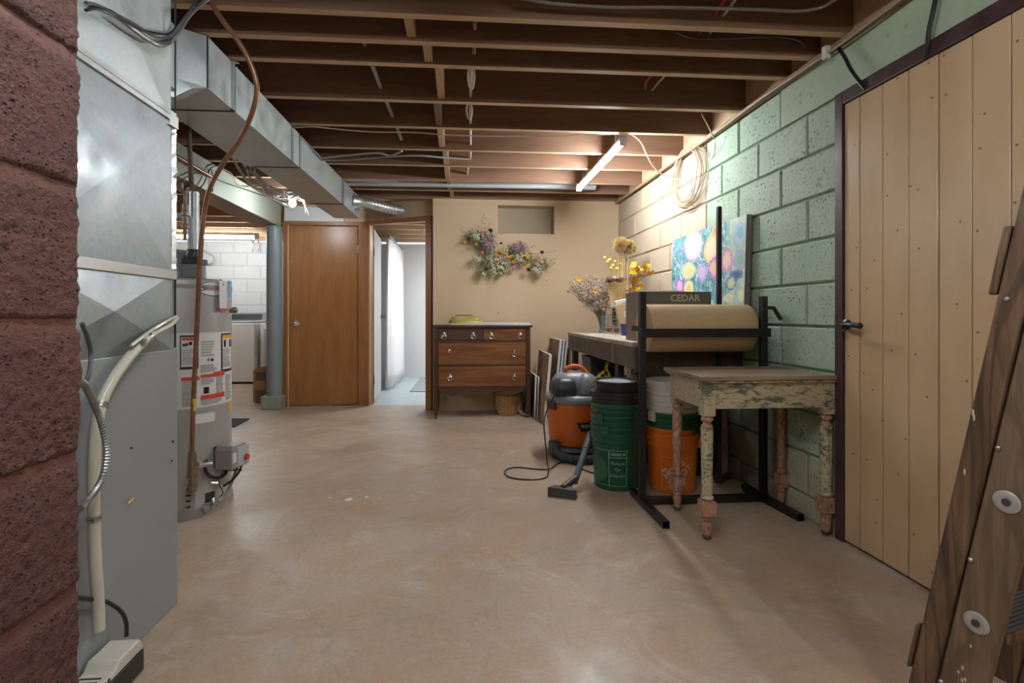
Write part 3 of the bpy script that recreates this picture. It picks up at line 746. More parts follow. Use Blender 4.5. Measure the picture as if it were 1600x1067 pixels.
# supply duct
du = thing('supply_duct', 'long rectangular grey metal duct hung under the joists', 'duct', (-1.25, 4.0, 2.03))
ZB, ZT = 2.03, 2.258
secs = [([(-1.112, 2.356), (-1.216, 2.285), (-1.44, 2.13), (-1.44, 3.58), (-1.088, 3.58)], 0), ([(-1.088, 3.595), (-1.39, 3.595), (-1.352, 4.735), (-1.062, 4.735)], .004), ([(-1.060, 4.75), (-1.33, 4.75), (-1.30, 5.46), (-1.045, 5.46)], .006)]
m1 = MB()
for pg, dz in secs: m1.prism(pg[::-1], ZB+dz, ZT)
m1.box(-1.43, -1.2, 1.876, 2.28, 1.98, ZT-.01)
m1.add([(-1.112, 2.356, ZB), (-1.216, 2.285, ZB-.075), (-1.16, 2.32, ZB-.02), (-1.216, 2.285, ZB+.01), (-1.44, 2.13, ZB-.09), (-1.44, 2.13, ZB+.01), (-1.43, 2.6, ZB)], [(0,2,3), (2,1,3), (1,4,5,3), (0,6,4,1,2)])
build('duct_run', m1, M['galvdull'], du, world=True, smooth=0)
sm = MB()
for y, x1 in ((2.62, -1.108), (3.452, -1.091), (3.585, -1.088), (4.742, -1.061), (4.80, -1.06)):
    x0 = -1.445 if y < 3.5 else (-1.39 if y < 3.6 else -1.352)
    if y in (3.585, 4.742, 2.62): sm.box(x1-.01, x1+.003, y-.004, y+.004, ZB-.002, ZT).box(x0, x1, y-.004, y+.004, ZB-.003, ZB+.002)
    if y in (2.62, 3.452, 4.80):
        cl = MB(); cl.box(x1-.01, x1+.005, y-.034, y-.010, ZB+.0, ZT+.03).box(x1-.006, x1+.03, y-.034, y-.012, ZT+.0005, ZT+.001); build('hanger_strap', cl, M['galv'], du, world=True)
    if y == 3.452 or y == 4.80: sm.box(x1-.01, x1+.0035, y-.006, y, ZB, ZT)
sm.box(-1.113, -1.108, 2.352, 2.358, ZB, ZT)
build('seam', sm, M['darkline'], du, world=True)
fx = [Vector((-1.07, 5.22, 2.16)), Vector((-1.0, 5.25, 2.16)), Vector((-.90, 5.36, 2.165)), Vector((-.80, 5.52, 2.17)), Vector((-.70, 5.64, 2.17))]
fp = cr(fx, 8); rad = [.078-.026*min(1, i/9) + (.005 if i % 2 else -.005)*(i > 6) for i in range(len(fp))]
build('flexible_branch', MB().tube(fp, rad, 16), M['foil'], du, world=True)
a = P(632, 329, y=5.62); wallp = Vector((-.58, 5.69, 2.11))
build('wall_collar', MB().tube([(-.71, 5.63, 2.17), (-.64, 5.69, 2.17)], .058, 16), M['galv'], du, world=True)
# ================================================================ WATER TANK
TC = Vector((-1.511, 2.87, 0)); TR = .26; TH = 1.22
def tk(u, v):
    a = (u-CX)/F; dx, dy = cy_*a+sy_, -sy_*a+cy_
    A_ = dx*dx+dy*dy; B_ = -2*(dx*TC.x+dy*TC.y); C_ = TC.x**2+TC.y**2-TR**2
    t = (-B_-math.sqrt(max(0, B_*B_-4*A_*C_)))/(2*A_)
    return math.atan2(dy*t-TC.y, dx*t-TC.x), H+(HV-v)/F*t
ht = thing('water_heater', 'grey cylindrical water heater tank with white printed labels', 'water heater', TC)
build('tank_shell', MB().lathe([(.245, .02), (TR, .03), (TR, 1.175), (TR-.004, 1.2), (TR-.02, 1.212), (.1, 1.22), (0, 1.222)], 64), M['heater'], ht)
build('base_ring', MB().lathe([(.24, 0), (.268, .0), (.268, .045), (.262, .05), (.24, .05)], 64), M['plasticgrey'], ht)
build('rim_band', MB().lathe([(.2, 1.16), (TR+.003, 1.16), (TR+.003, 1.178), (.2, 1.178)], 64), M['plasticgrey'], ht)
def tlab(name, u0, v0, u1, v1, mat, dz=.001, mb=None):
    a0, z1 = tk(u0, v0); a1, z0 = tk(u1, v1)
    w = (a1-a0)*TR; m_ = mb or MB(); k = len(m_.v)
    n = max(2, int(w/.02)); am = (a0+a1)/2
    q = MB(); rect_at(q, 0, 0, w, z1-z0, dz, n); wrap(q, TR, am, (z0+z1)/2)
    m_.add(q.v, q.f)
    if mb is None: return build(name, m_, mat, ht)
    return m_
a0, _ = tk(281, 500); a1, _ = tk(361.4, 500)
lb = MB(); q = MB(); rect_at(q, 0, 0, (a1-a0+.9)*TR, .38, .0012, 30); wrap(q, TR, (a0+a1-.9)/2, .745); lb.add(q.v, q.f)
build('instruction_sheet', lb, M['label'], ht)
fr = tlab('', 281, 524, 310, 576, None, .0018, MB()); build('black_border', fr, M['black'], ht); fr = tlab('', 345, 521, 361, 578, None, .0018, MB()); build('black_border', fr, M['black'], ht)
fr = tlab('', 283, 527, 308, 572, None, .0024, MB()); build('warning_panel', fr, M['label'], ht)
for q_ in ((347, 524, 360.5, 574), (282, 589, 311, 637)): build('warning_panel', tlab('', *q_, None, .0024, MB()), M['label'], ht)
fr = tlab('', 284, 527.5, 307, 531.5, None, .003, MB()); tlab('', 283, 590, 311, 594, None, .003, fr)
for u0, u1, v in ((313, 325, 586), (333, 350, 581), (314, 323, 621), (334, 350, 614.5)): tlab('', u0, v, u1, v+2.3, None, .003, fr)
tlab('', 313, 585.5, 350, 584.6+1.4, None, .0028, fr); tlab('', 313, 618, 350, 618.8, None, .0028, fr)
build('red_print', fr, M['redprint'], ht)
build('orange_print', tlab('', 347, 523.5, 360.5, 528, None, .003, MB()), M['orangeprint'], ht)
rr = random.Random(2)
def lines(u0, v0, u1, v1, st, mb=None, full=.9):
    v = v0; mb = MB()
    while v < v1: tlab('', u0, v, u0+(u1-u0)*rr.uniform(full-.3, full), v+st*.32, None, .003, mb); v += st
    build('fine_print', mb, M['ink'], ht)
lines(284, 547, 307, 571, 3.0); lines(347, 545, 360, 572, 3.2); lines(314, 533, 341, 558, 4.2); lines(313, 570, 342, 580, 3)
lines(284, 597, 310, 634, 2.6); lines(314, 590, 336, 600, 3); lines(338, 588, 350, 612, 2.6); lines(314, 625, 350, 630, 3); lines(352, 585, 361, 622, 2.8); lines(270, 600, 279, 640, 3)
ic = MB()
for u0, v0, u1, v1 in ((285, 537, 291, 541), (291, 536, 294, 540), (295, 534, 300, 539), (324, 560, 326, 564), (329, 560, 333, 564), (349, 531, 352, 542), (357, 530, 360, 541), (318, 605, 326, 614)): tlab('', u0, v0, u1, v1, None, .0034, ic)
build('pictogram', ic, M['black'], ht)
# oval name plate
ol = MB(); oa, oz = tk(333, 452.5)
for rx_, rz_, dz in ((.080, .038, .0012), (.075, .034, .002)):
    n = 36; q = MB(); q.mi = 0 if dz < .0015 else 1
    vs = [(0, 0, dz)]+[(rx_*math.cos(2*pi*i/n), rz_*math.sin(2*pi*i/n), dz) for i in range(n)]
    q.add(vs, [(0, 1+i, 1+(i+1) % n) for i in range(n)]); wrap(q, TR, oa, oz+.004); ol.mi = q.mi; ol.add(q.v, q.f)
build('name_plate', ol, [M['blueprint'], M['label']], ht)
tx = text_mb('Reliance', .032, Matrix.Translation((.012, 0, .0028))); wrap(tx, TR, oa, oz+.004); build('lettering', tx, plain('brown_print', (.45, .17, .07), .5), ht)
rg_ = MB(); rg_.tube([(-.058+.011*math.cos(a), .011*math.sin(a), .003) for a in [2*pi*i/16 for i in range(16)]], .0022, 5, closed=True); wrap(rg_, TR, oa, oz+.004); build('emblem', rg_, M['blueprint'], ht)
tlab('blue_sticker', 355, 438, 361.5, 465, M['sky'])
ta, tz = tk(344, 462)
tg = MB(); q = MB().box(-.026, .026, -.075, .078, .018, .0195); wrap(q, TR, ta, tz); tg.add(q.v, q.f); build('hanging_tag', tg, M['label'], ht)
q = MB(); q.box(-.0262, .0262, -.078, -.066, .0175, .020); wrap(q, TR, ta, tz); build('tag_edge', q, M['redprint'], ht)
q = MB(); q.box(-.004, .004, .055, .061, .0175, .0202); wrap(q, TR, ta, tz); q.tube([(TR*math.cos(ta), TR*math.sin(ta), tz+.085), ((TR+.018)*math.cos(ta), (TR+.018)*math.sin(ta), tz+.07)], .003, 5); build('tag_eyelet', q, M['black'], ht)
tlab('rating_plate', 305, 648, 336, 657, M['label'])
tlab('yellow_sticker', 357, 628, 361, 640, M['orangeprint'])
# louvres and burner opening
lv = MB()
for k in range(5):
    a1_, z1 = tk(279, 769+k*9.2); q = MB(); q.box(-.05, .028, -.005, .005, -.002, .002); wrap(q, TR, a1_+.09, z1+.004); lv.add(q.v, q.f)
build('louvre_slots', lv, M['darkline'], ht)
pnl = MB(); ap, zp = tk(328, 770)
q = MB(); rect_at(q, 0, 0, .15, .14, .0015, 6); wrap(q, TR, ap, zp+.005); pnl.add(q.v, q.f); build('access_panel', pnl, plain('pale_panel', (.47, .46, .43), .4), ht)
q = MB(); rect_at(q, -.0, -.0, .055, .05, .0025, 4); wrap(q, TR, ap, zp-.02); build('burner_opening', q, M['darkline'], ht)
def radial(a, z, r): return Vector((r*math.cos(a), r*math.sin(a), z))
# gas control box
ga, gz = tk(345, 712); Mg = Matrix.Translation(radial(ga, gz, TR)) @ rotz(ga+pi/2)
gv = bpy.data.objects.new('gas_valve', None); C.objects.link(gv); gv.parent = ht; gv.location = radial(ga, gz, TR); gv.rotation_euler = (0, 0, ga+pi/2)
# local frame of the control: x sideways, -y outwards, z up
build('valve_body', MB().prism([(-.062, -.055), (.062, -.055), (.062, .05), (.045, .065), (-.045, .065), (-.062, .045)], -.11, -.012, 'y'), M['plasticgrey'], gv, bev=.004)
build('valve_cover', MB().box(-.02, .075, -.114, -.035, -.05, .055), M['plasticlight'], gv, bev=.005)
build('red_dial', MB().lathe([(.017, 0), (.015, .012), (0, .012)], 16, Matrix.Translation((.0755, -.09, -.0)) @ rotm('Y', pi/2)), M['redprint'], gv)
build('dial', MB().lathe([(.017, 0), (.015, .012), (0, .012)], 16, Matrix.Translation((.045, -.114, -.012)) @ rotm('X', pi/2)), M['redprint'], gv)
build('rating_sticker', MB().box(-.055, -.026, -.1115, -.110, -.02, .03), M['label'], gv)
build('mounting_neck', MB().box(-.05, .05, -.02, .0, -.05, .06), M['black'], gv)
hs = MB()
base = radial(ga, gz, TR+.07)
def tw(u, v, out=.05): a, z = tk(u, v); return radial(a, z, TR+out)
hs.tube(cr([tw(316, 716, .04), tw(313, 730, .05), tw(320, 742, .05), tw(330, 744, .06), tw(338, 738, .06), tw(341, 730, .05)], 6), .008, 8)
hs.tube(cr([tw(348, 720, .11), tw(349, 735, .09), tw(345, 748, .07), tw(337, 758, .05)], 6), .006, 8)
hs.tube(cr([tw(338, 730, .06), tw(334, 745, .04), tw(338, 756, .02), tw(343, 770, .02), tw(336, 778, .02)], 6), .0025, 6)
hs.mi = 1; hs.tube(cr([tw(349, 735, .07), tw(348, 760, .04), tw(343, 775, .03), tw(334, 782, .03)], 6), .0075, 8)
build('control_tubes', hs, [M['black'], M['plasticgrey']], ht)
bf = MB(); bf.tube([tw(332, 778, .005), tw(331, 788, .02)], .018, 10); bf.tube([tw(318, 792, .005), tw(318, 793, .03)], .016, 10); bf.tube([tw(334, 776, .03), tw(324, 792, .04)], .006, 8); bf.tube([tw(326, 753, .02), tw(332, 753, .04)], .012, 8)
build('burner_fitting', bf, M['steel'], ht)
dv = MB(); dv.tube([tw(350, 733, .0), tw(352, 733, .07)], .010, 10); dv.tube([tw(349, 733, .06), tw(358, 735, .06)], .007, 8); build('drain_valve', dv, M['brass'], ht)
rv = MB(); va, vz = tk(361.5, 486); va -= .12; rv.tube([radial(va, vz, TR-.01), radial(va, vz, TR+.022)], .012, 10); rv.ball(radial(va, vz+.005, TR+.022), .018, 10, 8)
build('relief_valve', rv, M['brass'], ht)
# power vent blower on the lid
bl_ = MB(); bc = Vector((.0, -.01, TH))
bl_.lathe([(.10, 0), (.10, .05), (.085, .07), (.085, .12), (.06, .15), (0, .15)], 28, Matrix.Translation(bc)); bl_.box(-.03, .15, -.09, .0, TH, TH+.07)
build('vent_blower', bl_, M['vacgrey'], ht, bev=.003)
bl_ = MB(); bl_.box(.07, .16, -.085, -.005, TH+.0705, TH+.10); bl_.lathe([(.04, 0), (.045, .02), (.03, .05), (0, .05)], 16, Matrix.Translation((.11, -.05, TH+.1))); build('blower_motor', bl_, M['vacdark'], ht)

# ---- pipes around the tank
def path(pts, **k): return cr(pts, k.get('n', 8))
cpts = [(329, 3, 2.03), (345, 28, 2.04), (368, 58, 2.06), (386, 88, 2.08), (398, 118, 2.1), (401, 146, 2.12), (392, 182, 2.15), (372, 222, 2.2), (347, 258, 2.22), (329, 292, 2.25), (319, 332, 2.28), (313, 400, 2.3), (309, 480, 2.33), (304, 590, 2.36), (301, 660, 2.38), (300, 712, 2.4)]
single('copper_gas_line', MB().tube(cr([P(u, v, t=t) for u, v, t in cpts], 8), .0105, 10), M['copper'], 'bowed copper pipe running down in front of the water heater', 'pipe')
gp = thing('gas_fitting', 'vertical brass pipe fitting at the foot of the copper pipe', 'pipe fitting', P(300, 765, t=2.4))
fm = MB()
for v0, v1, r in ((706, 712, .016), (712, 722, .019), (722, 742, .021), (742, 746, .024), (746, 757, .016), (757, 762, .023), (762, 768, .018)): fm.tube([P(300.5, v0, t=2.4), P(300.5, v1, t=2.4)], r, 12)
build('fitting_stack', fm, M['brass'], gp, world=True)
build('side_nipple', MB().tube([P(302, 726, t=2.4), P(316, 727, t=2.47), P(330, 724, t=2.52)], .011, 10).tube([P(306, 726, t=2.41), P(313, 727, t=2.44)], .019, 8), M['steel'], gp, world=True)
build('yellow_tape', MB().tube([P(303.2, 622, t=2.37), P(302.3, 641, t=2.376)], .0118, 10), M['gold'], gp, world=True)
single('black_gas_pipe', MB().tube([P(293, 170, t=2.75), P(296, 230, t=2.75), P(299, 287, t=2.75)], .0125, 10).tube([P(299, 287, t=2.75), P(290, 289, t=2.75)], .014, 10), M['iron'], 'dark iron pipe dropping from the ceiling behind the plenum', 'pipe')
bp = MB(); bp.tube([P(290, 287, t=2.8), P(289, 375, t=2.8)], .010, 10)
for v0, v1, r in ((287, 296, .018), (320, 330, .017), (331, 337, .022), (340, 350, .017), (352, 357, .022)): bp.tube([P(289.5, v0, t=2.8), P(289.5, v1, t=2.8)], r, 8)
bp.tube([P(289, 356, t=2.8), P(276, 355, t=2.8)], .009, 8)
single('brass_water_pipe', bp, M['iron2'], 'old brass valve and pipe above the blower on the tank', 'pipe')
single('flue_pipe', MB().tube([P(303, 300, t=3.2), Vector((P(303, 432, t=3.2).x, P(303, 432, t=3.2).y, .0))], .030, 14), M['galv'], 'shiny grey vertical vent pipe behind the water heater', 'pipe')
single('vent_elbow_pipe', MB().tube(cr([P(262, 338, t=3.), P(282, 338, t=3.), P(294, 342, t=3.), P(299, 354, t=3.), P(299, 432, t=3.)], 6), .020, 12), M['pvc'], 'grey plastic elbow pipe rising from behind the tank', 'pipe')
single('brown_pipe', MB().tube([P(262, 236, x=-1.96), P(330, 276, x=-1.965)], .014, 10), M['copper'], 'thin brown pipe along the painted side of the beam', 'pipe')
def ribbed(mb, pts, r, pitch=.007, n=8):
    L = [0]; 
    for a, b in zip(pts, pts[1:]): L.append(L[-1]+(b-a).length)
    o = []; rr = []; s = 0; i = 0; k = 0
    while s < L[-1]:
        while L[i+1] < s: i += 1
        f = (s-L[i])/max(1e-9, L[i+1]-L[i]); o.append(pts[i].lerp(pts[i+1], f)); rr.append(r if k % 2 else r*.8); k += 1; s += pitch/2
    mb.tube(o, rr, n); return mb
# ---------------------------------------------------------------- cables near the plenum
FC = FX+.03
b1 = [P(134, 6, x=FC), P(150, 11, x=FC), P(168, 18, x=FC), P(190, 31, x=FC), P(212, 48, x=FC), P(232, 62, x=FC), P(250, 70, x=FC), P(266, 65, t=1.78), P(281, 46, t=1.82), P(297, 22, t=1.9), P(322, 0, t=2.0), P(340, -12, t=2.02)]
single('armoured_cable', ribbed(MB(), cr(b1, 10), .0085, .009), M['bx'], 'ribbed grey armoured cable sagging across the top of the sheet metal duct', 'cable')
for k, (pts, mt_, lab) in enumerate((
    ([(134, 16, 0), (150, 13, 0), (172, 17, 0), (196, 33, 0), (222, 47, 0), (248, 53, 0), (266, 52, 1.77), (280, 38, 1.82), (300, 12, 1.92), (318, -6, 2.0)], 'cableblack', 'black cable sagging just above the armoured one on the duct'),
    ([(134, 4, 0), (152, 8, 0), (180, 22, 0), (210, 38, 0), (236, 55, 0), (252, 59, 0), (268, 55, 1.76), (288, 30, 1.8), (306, 2, 1.94), (310, -8, 2.0)], 'hose', 'dark grey cable twisted with the armoured cable on the duct'))):
    single('duct_cable', MB().tube(cr([P(u, v, x=FC+.01) if t == 0 else P(u, v, t=t) for u, v, t in pts], 8), .0045, 6), M[mt_], lab, 'cable', 'cables slung across the upper duct')
# drain tubing in front of the furnace
dt = thing('drain_tubing', 'milky plastic drain tube curving down the grey furnace front', 'tube', (-.96, 1.55, 0))
tp = [(277, 497, 1.80), (268, 507, 1.75), (246, 519, 1.70), (231, 527, 1.64), (213, 545, 1.58), (192, 570, 1.53), (172, 600, 1.50), (158, 632, 1.48), (150, 675, 1.47), (147, 730, 1.465), (147, 800, 1.46), (149, 870, 1.46), (153, 930, 1.46), (155, 984, 1.46)]
cp_ = cr([P(u, v, t=t) if u > 270 else P(u, v, x=FX+.026) for u, v, t in tp], 8); rr_ = [.0065 if i < 16 else min(.0145, .0065+.0009*(i-16)) for i in range(len(cp_))]
build('tube', MB().tube(cp_, rr_, 12), M['hosetube'], dt, world=True)
build('upper_tube', MB().tube(cr([P(276, 494, t=1.81), P(262, 501, x=FX+.024), P(240, 514, x=FX+.024), P(222, 527, x=FX+.036), P(205, 540, x=FX+.036)], 8), .005, 8), M['hosetube'], dt, world=True)
cm = MB()
def ringat(i, mb, dr=.003):
    d = (cp_[i+1]-cp_[i-1]).normalized()
    for o_ in (-.004, .004): mb.tube([cp_[i]+d*(o_-.003), cp_[i]+d*(o_+.003)], rr_[i]+dr, 14)
for i in (24, 56, 81):
    ringat(i, cm); build('hose_clamp', cm, M['steel'], dt, world=True); cm = MB()
cm.cbox(P(225, 534, x=FX+.045), (.012, .012, .02))
build('hose_clamp', cm, M['steel'], dt, world=True)
single('armoured_loop', ribbed(MB(), cr([P(126, 596, t=1.16), P(134, 604, t=1.19), P(147, 632, t=1.24), P(158, 660, t=1.27), P(166, 700, t=1.29), P(163, 735, t=1.28), P(152, 762, t=1.25), P(134, 785, t=1.19), P(124, 796, t=1.14)], 10), .0085, .008), M['bx'],
       'ribbed armoured cable looping out from behind the red block wall', 'cable')
single('thin_grey_wire', MB().tube(cr([P(128, 505, t=1.2), P(136, 525, t=1.22), P(142, 552, t=1.24), P(139, 585, t=1.22), P(128, 605, t=1.2)], 8), .005, 8), M['hose'], 'thin grey cord beside the red block wall above the armoured loop', 'cable')
single('black_pump_cord', MB().tube(cr([P(120, 934, x=-.98), P(140, 936, x=-.98), P(166, 940, x=-.98), P(188, 954, x=-.975), P(197, 972, x=-.97), P(198, 995, x=-.96)], 8), .0055, 8), M['cableblack'], 'black cord plugged into the small cream pump', 'cord')
pu = thing('condensate_pump', 'small cream and black pump on the floor against the furnace', 'pump', (-.95, 1.43, 0))
build('pump_tank', MB().box(-.996, -.909, 1.30, 1.555, .0, .062), M['black'], pu, world=True, bev=.004)
build('pump_cover', MB().prism([(1.30, .062), (1.555, .062), (1.555, .075), (1.54, .098), (1.45, .098), (1.43, .078), (1.30, .078)], -.994, -.911, 'x'), M['cream'], pu, world=True, bev=.005)
vt = MB()
for k in range(7): vt.box(-.912, -.9095, 1.32+k*.014, 1.326+k*.014, .064, .077)
for k in range(6): vt.box(-.985, -.93, 1.325+k*.016, 1.331+k*.016, .0775, .0788)
build('vent_slots', vt, M['darkline'], pu, world=True)
# fix furnace front so that the pump stands clear of it
# ---------------------------------------------------------------- wires between beam and duct
wb = MB(); rw = random.Random(5)
def wig(pts, k): return [p+Vector((rw.uniform(-k, k), rw.uniform(-k, k), rw.uniform(-k, k))) for p in pts]
trk = [P(362, 236, t=3.6), P(384, 255, t=3.8), P(402, 276, t=4.0), P(420, 294, t=4.25), P(440, 306, t=4.5), P(452, 308, t=4.7), P(470, 312, t=4.8), P(487, 330, t=5.0), P(492, 346, t=5.2)]
for k in range(9):
    wb.mi = k % 2; wb.tube(cr(wig(trk[(k % 4):8-(k % 3)], .045), 6), .0055, 5)
build_w = single('cable_bundle', wb, [M['cable'], M['plasticlight']], 'tangle of pale cables running along the beam to the bare bulb', 'cables', kind=None) if False else tag(build('cable_bundle', wb, [M['cable'], M['plasticlight']]), 'tangle of pale cables running along the beam to the bare bulb', 'cables')
single('thick_white_cable', MB().tube(cr([P(360, 238, t=3.5), P(372, 262, t=3.7), P(392, 288, t=3.9), P(418, 306, t=4.2), P(448, 322, t=4.6)], 8), .010, 8), M['plasticlight'], 'thick pale cable between the beam and the duct', 'cable')
for k, pts in enumerate(([(262, 300), (300, 272), (325, 276), (365, 290), (410, 305), (447, 318)], [(272, 318), (300, 300), (316, 290), (324, 274), (330, 262), (345, 258)], [(345, 262), (362, 272), (370, 288), (384, 292), (398, 288), (405, 280)], [(330, 264), (333, 280), (332, 300)])):
    single('beam_wire', MB().tube(cr([P(u, v, x=-1.975) for u, v in pts], 8), .004, 6), M['cableblack'] if k != 2 else M['cablebrown'],
           ('thin dark wire strung along the whole painted beam', 'thin dark wire curling off the beam towards the furnace', 'tan wire looping at the middle of the beam', 'short wire hanging down the beam face')[k], 'wire', 'wires on the painted beam')
# bare bulb
bb = P(457, 318, t=4.8); lb_ = thing('bare_bulb', 'lit bare bulb between the beam and the duct', 'light bulb', bb)
build('lit_globe', MB().ball((0, 0, 0), .032, 16, 12).tube([(0, 0, .02), (0, 0, .05)], .018, 12), M['bulb'], lb_)
build('lamp_holder', MB().lathe([(.02, .045), (.024, .05), (.024, .095), (.05, .1), (.05, .115), (0, .115)], 16).tube([(0, 0, .11), (0, 0, .19)], .008, 6), M['hose'], lb_)
# main tube light
t0, t1 = P(969, 225, z=2.185), P(910, 295, z=2.185)
tx_ = (t0.x+t1.x)/2
tl_ = thing('tube_light', 'long lit white tube light under the joists near the painted block wall', 'tube light', (tx_, (t0.y+t1.y)/2, 2.17))
build('light_housing', MB().box(tx_-.026, tx_+.014, t0.y-.01, t1.y+.01, 2.204, 2.226), M['white'], tl_, world=True, bev=.003)
build('lit_tube', MB().tube([(tx_-.012, t0.y, 2.185), (tx_-.012, t1.y, 2.185)], .018, 14), M['tube'], tl_, world=True)
build('end_cap', MB().box(tx_-.03, tx_+.016, t0.y-.02, t0.y-.011, 2.168, 2.227).box(tx_-.03, tx_+.016, t1.y+.011, t1.y+.02, 2.168, 2.227), M['white'], tl_, world=True)
for yy in (t0.y+.15, t1.y-.12): build('hanger', MB().tube([(tx_-.006, yy, 2.225), (tx_-.006, yy, 2.30)], .004, 5), M['steel'], tl_, world=True)
# unseen tubes added as fill light; the overhead one follows glare on the plenum
for k, (x, y) in enumerate(((.7, -1.1), (-3.6, 2.2), (-.05, .75))):
    g_ = thing('tube_light', ('unseen tube light added as fill over the floor behind the viewer', 'unseen fill tube light over the far left bay beyond the furnace', 'unseen lit tube light right above the viewer beside the red pier')[k], 'tube light', (x, y, 2.17))
    build('light_housing', MB().box(-.03, .03, -.6, .6, .04, .068), M['white'], g_, bev=.003)
    build('lit_tube', MB().tube([(0, -.59, .018), (0, .59, .018)], .018, 12), FILLTUBE[k], g_)
    for yy in (-.5, .5): build('hanger', MB().tube([(0, yy, .068), (0, yy, .092)], .004, 5), M['steel'], g_)
g_ = thing('added_panel_light', 'unseen lit panel added to brighten the white room from its ceiling', 'added ceiling light', (.22, 7.2, 2.18))  # out-of-view panel added only to brighten the white room
build('light_frame', MB().box(-.32, .32, -.32, .32, 0, .03), M['white'], g_); build('lit_panel', MB().box(-.3, .3, -.3, .3, -.004, -.001), M['panel'], g_)

# ---------------------------------------------------------------- pipes and wires in the ceiling
def seg(name, pts, r, mt_, lab, cat, group=None, n=8, res=8):
    return single(name, MB().tube(cr(pts, res) if len(pts) > 2 else pts, r, n), mt_, lab, cat, group)
zc = ZC+.07
seg('plastic_pipe', [P(560, 40, z=zc+.03), P(572, 75, z=zc+.02), P(597, 142, z=zc), P(617, 190, z=zc-.0), P(629, 224, z=zc)], .012, M['pvc'], 'thin grey plastic pipe slanting through holes in the joists', 'pipe')
seg('white_plastic_drain', [P(537, 284, y=4.96), P(700, 287, y=4.96), P(930, 291, y=4.96)], .036, M['pvc'], 'pale plastic pipe lying along the far joists from the duct', 'pipe', n=14)
seg('vent_strap', [P(541, 281, y=4.82), P(620, 283, y=4.82)], .012, M['foil'], 'flat silver strap beside the pale plastic pipe at the duct', 'strap')
seg('loom_cable', [P(742, 35, z=zc), P(741, 80, z=zc), P(736, 120, z=zc-.03), P(735, 170, z=zc-.03), P(735, 215, z=zc-.03), P(734, 250, z=zc), P(725, 292, z=zc)], .009, M['cable'], 'pale cable run crossing through the joists in the middle of the ceiling', 'cable')
for k, (u, v0, v1) in enumerate(((736, 108, 139), (733, 163, 186))):
    a, b_ = P(u, v0, z=ZC+.02), P(u, v1, y=P(u, v0, z=ZC+.02).y+.02)
    lp_ = [a+Vector((-.008, 0, .02)), a+Vector((-.016, 0, -.03)), b_+Vector((-.008, 0, .01)), b_, b_+Vector((.01, 0, .012)), a+Vector((.016, 0, -.03)), a+Vector((.008, 0, .02))]
    seg('hanging_cable_loop', lp_, .006, M['cable'], ('pale cable loop hanging below the joists, the nearer one', 'pale cable loop hanging below the joists, the farther one')[k], 'cable', 'cable loops in the ceiling')
w1 = [P(461, 199, z=ZC-.006), P(490, 198, z=ZC-.008), P(520, 201, z=ZC-.006), P(580, 206, z=ZC-.008), P(650, 207, z=ZC-.006), P(700, 211, z=ZC-.02), P(800, 213, z=ZC-.008), P(900, 211, z=ZC-.008), P(975, 209, z=ZC-.006), P(990, 212, z=ZC-.015),
      P(1003, 225, y=3.65), P(1012, 245, y=3.7), P(1025, 265, y=3.8), P(1045, 277, y=3.85), P(1068, 280, y=3.78), P(1095, 269, y=3.62), P(1112, 249, y=3.42), P(1117, 225, y=3.28), P(1108, 200, y=3.24), P(1096, 178, y=3.2)]
seg('stapled_white_cable', w1, .0042, M['cable'], 'thin white cable stapled under a joist, sagging towards the wire coil', 'cable')
for k, pts in enumerate(([(502, 247), (540, 243), (590, 239), (610, 243), (628, 236)], [(502, 250), (540, 250), (590, 246), (650, 243), (700, 247), (735, 249)])):
    seg('grey_ceiling_cable', [P(u, v, z=ZC-.03) for u, v in pts], .0075, M['pvc'], ('grey cable by the duct that bends up into the joists', 'grey cable by the duct that runs on to the middle of the ceiling')[k], 'cable', 'grey cables beside the duct')
bxp = [P(u, v, z=2.29) for u, v in ((790, -8), (850, 3), (900, 8), (960, 11), (1040, 11), (1130, 13), (1200, 15), (1245, 17), (1280, 12), (1300, 2), (1312, -8))]
single('armoured_conduit', ribbed(MB(), cr(bxp, 8), .0085, .01), M['bx'], 'ribbed armoured cable running across the top of the picture under the joists', 'cable')
seg('red_cable', [P(1140, -10, z=2.33), P(1125, 10, z=2.3), P(1114, 26, z=2.32), P(1096, 48, z=2.36), P(1087, 64, z=2.34), P(1080, 80, z=2.36), P(1015, 121, z=2.35), P(1008, 140, z=2.35)], .006, M['cablered'], 'red cable passing through the joists at the upper right', 'cable')
seg('white_ceiling_cable', [P(1155, -10, z=2.32), P(1140, 12, z=2.3), P(1127, 27, z=2.32), P(1112, 48, z=2.36), P(1100, 64, z=2.33), P(1084, 80, z=2.36), P(1037, 120, z=2.35), P(1019, 141, z=2.35)], .006, M['cable'], 'white cable beside the red one at the upper right', 'cable')
seg('sill_cable', [Vector((1.69, y, 2.235+.006*math.sin(y*5))) for y in (.6, 1.2, 1.7, 2.2, 2.8, 3.3, 3.9, 4.4, 5.0, 5.45)], .006, M['cablebrown'], 'tan cable clipped along the top of the painted block wall', 'cable')
seg('dark_joist_cable', [P(u, v, z=2.30) for u, v in ((1055, 50), (1085, 60), (1140, 60), (1200, 57), (1245, 62), (1262, 78), (1270, 92))], .005, M['hose'], 'dark cable running between two joists to the wall top', 'cable')
seg('black_door_cable', [P(1310, 75, x=1.72), P(1320, 90, x=1.715), P(1330, 110, x=1.71), P(1343, 128, x=1.715), P(1352, 139, x=1.72)], .008, M['cableblack'], 'short black cable from the ceiling to the left end of the door lintel', 'cable')
seg('black_door_cable', [P(1463, -8, x=1.71), P(1458, 18, x=1.705), P(1452, 45, x=1.705), P(1449, 70, x=1.71), P(1446, 92, x=1.72)], .008, M['cableblack'], 'short black cable from the ceiling to the lintel further right above the planks', 'cable')
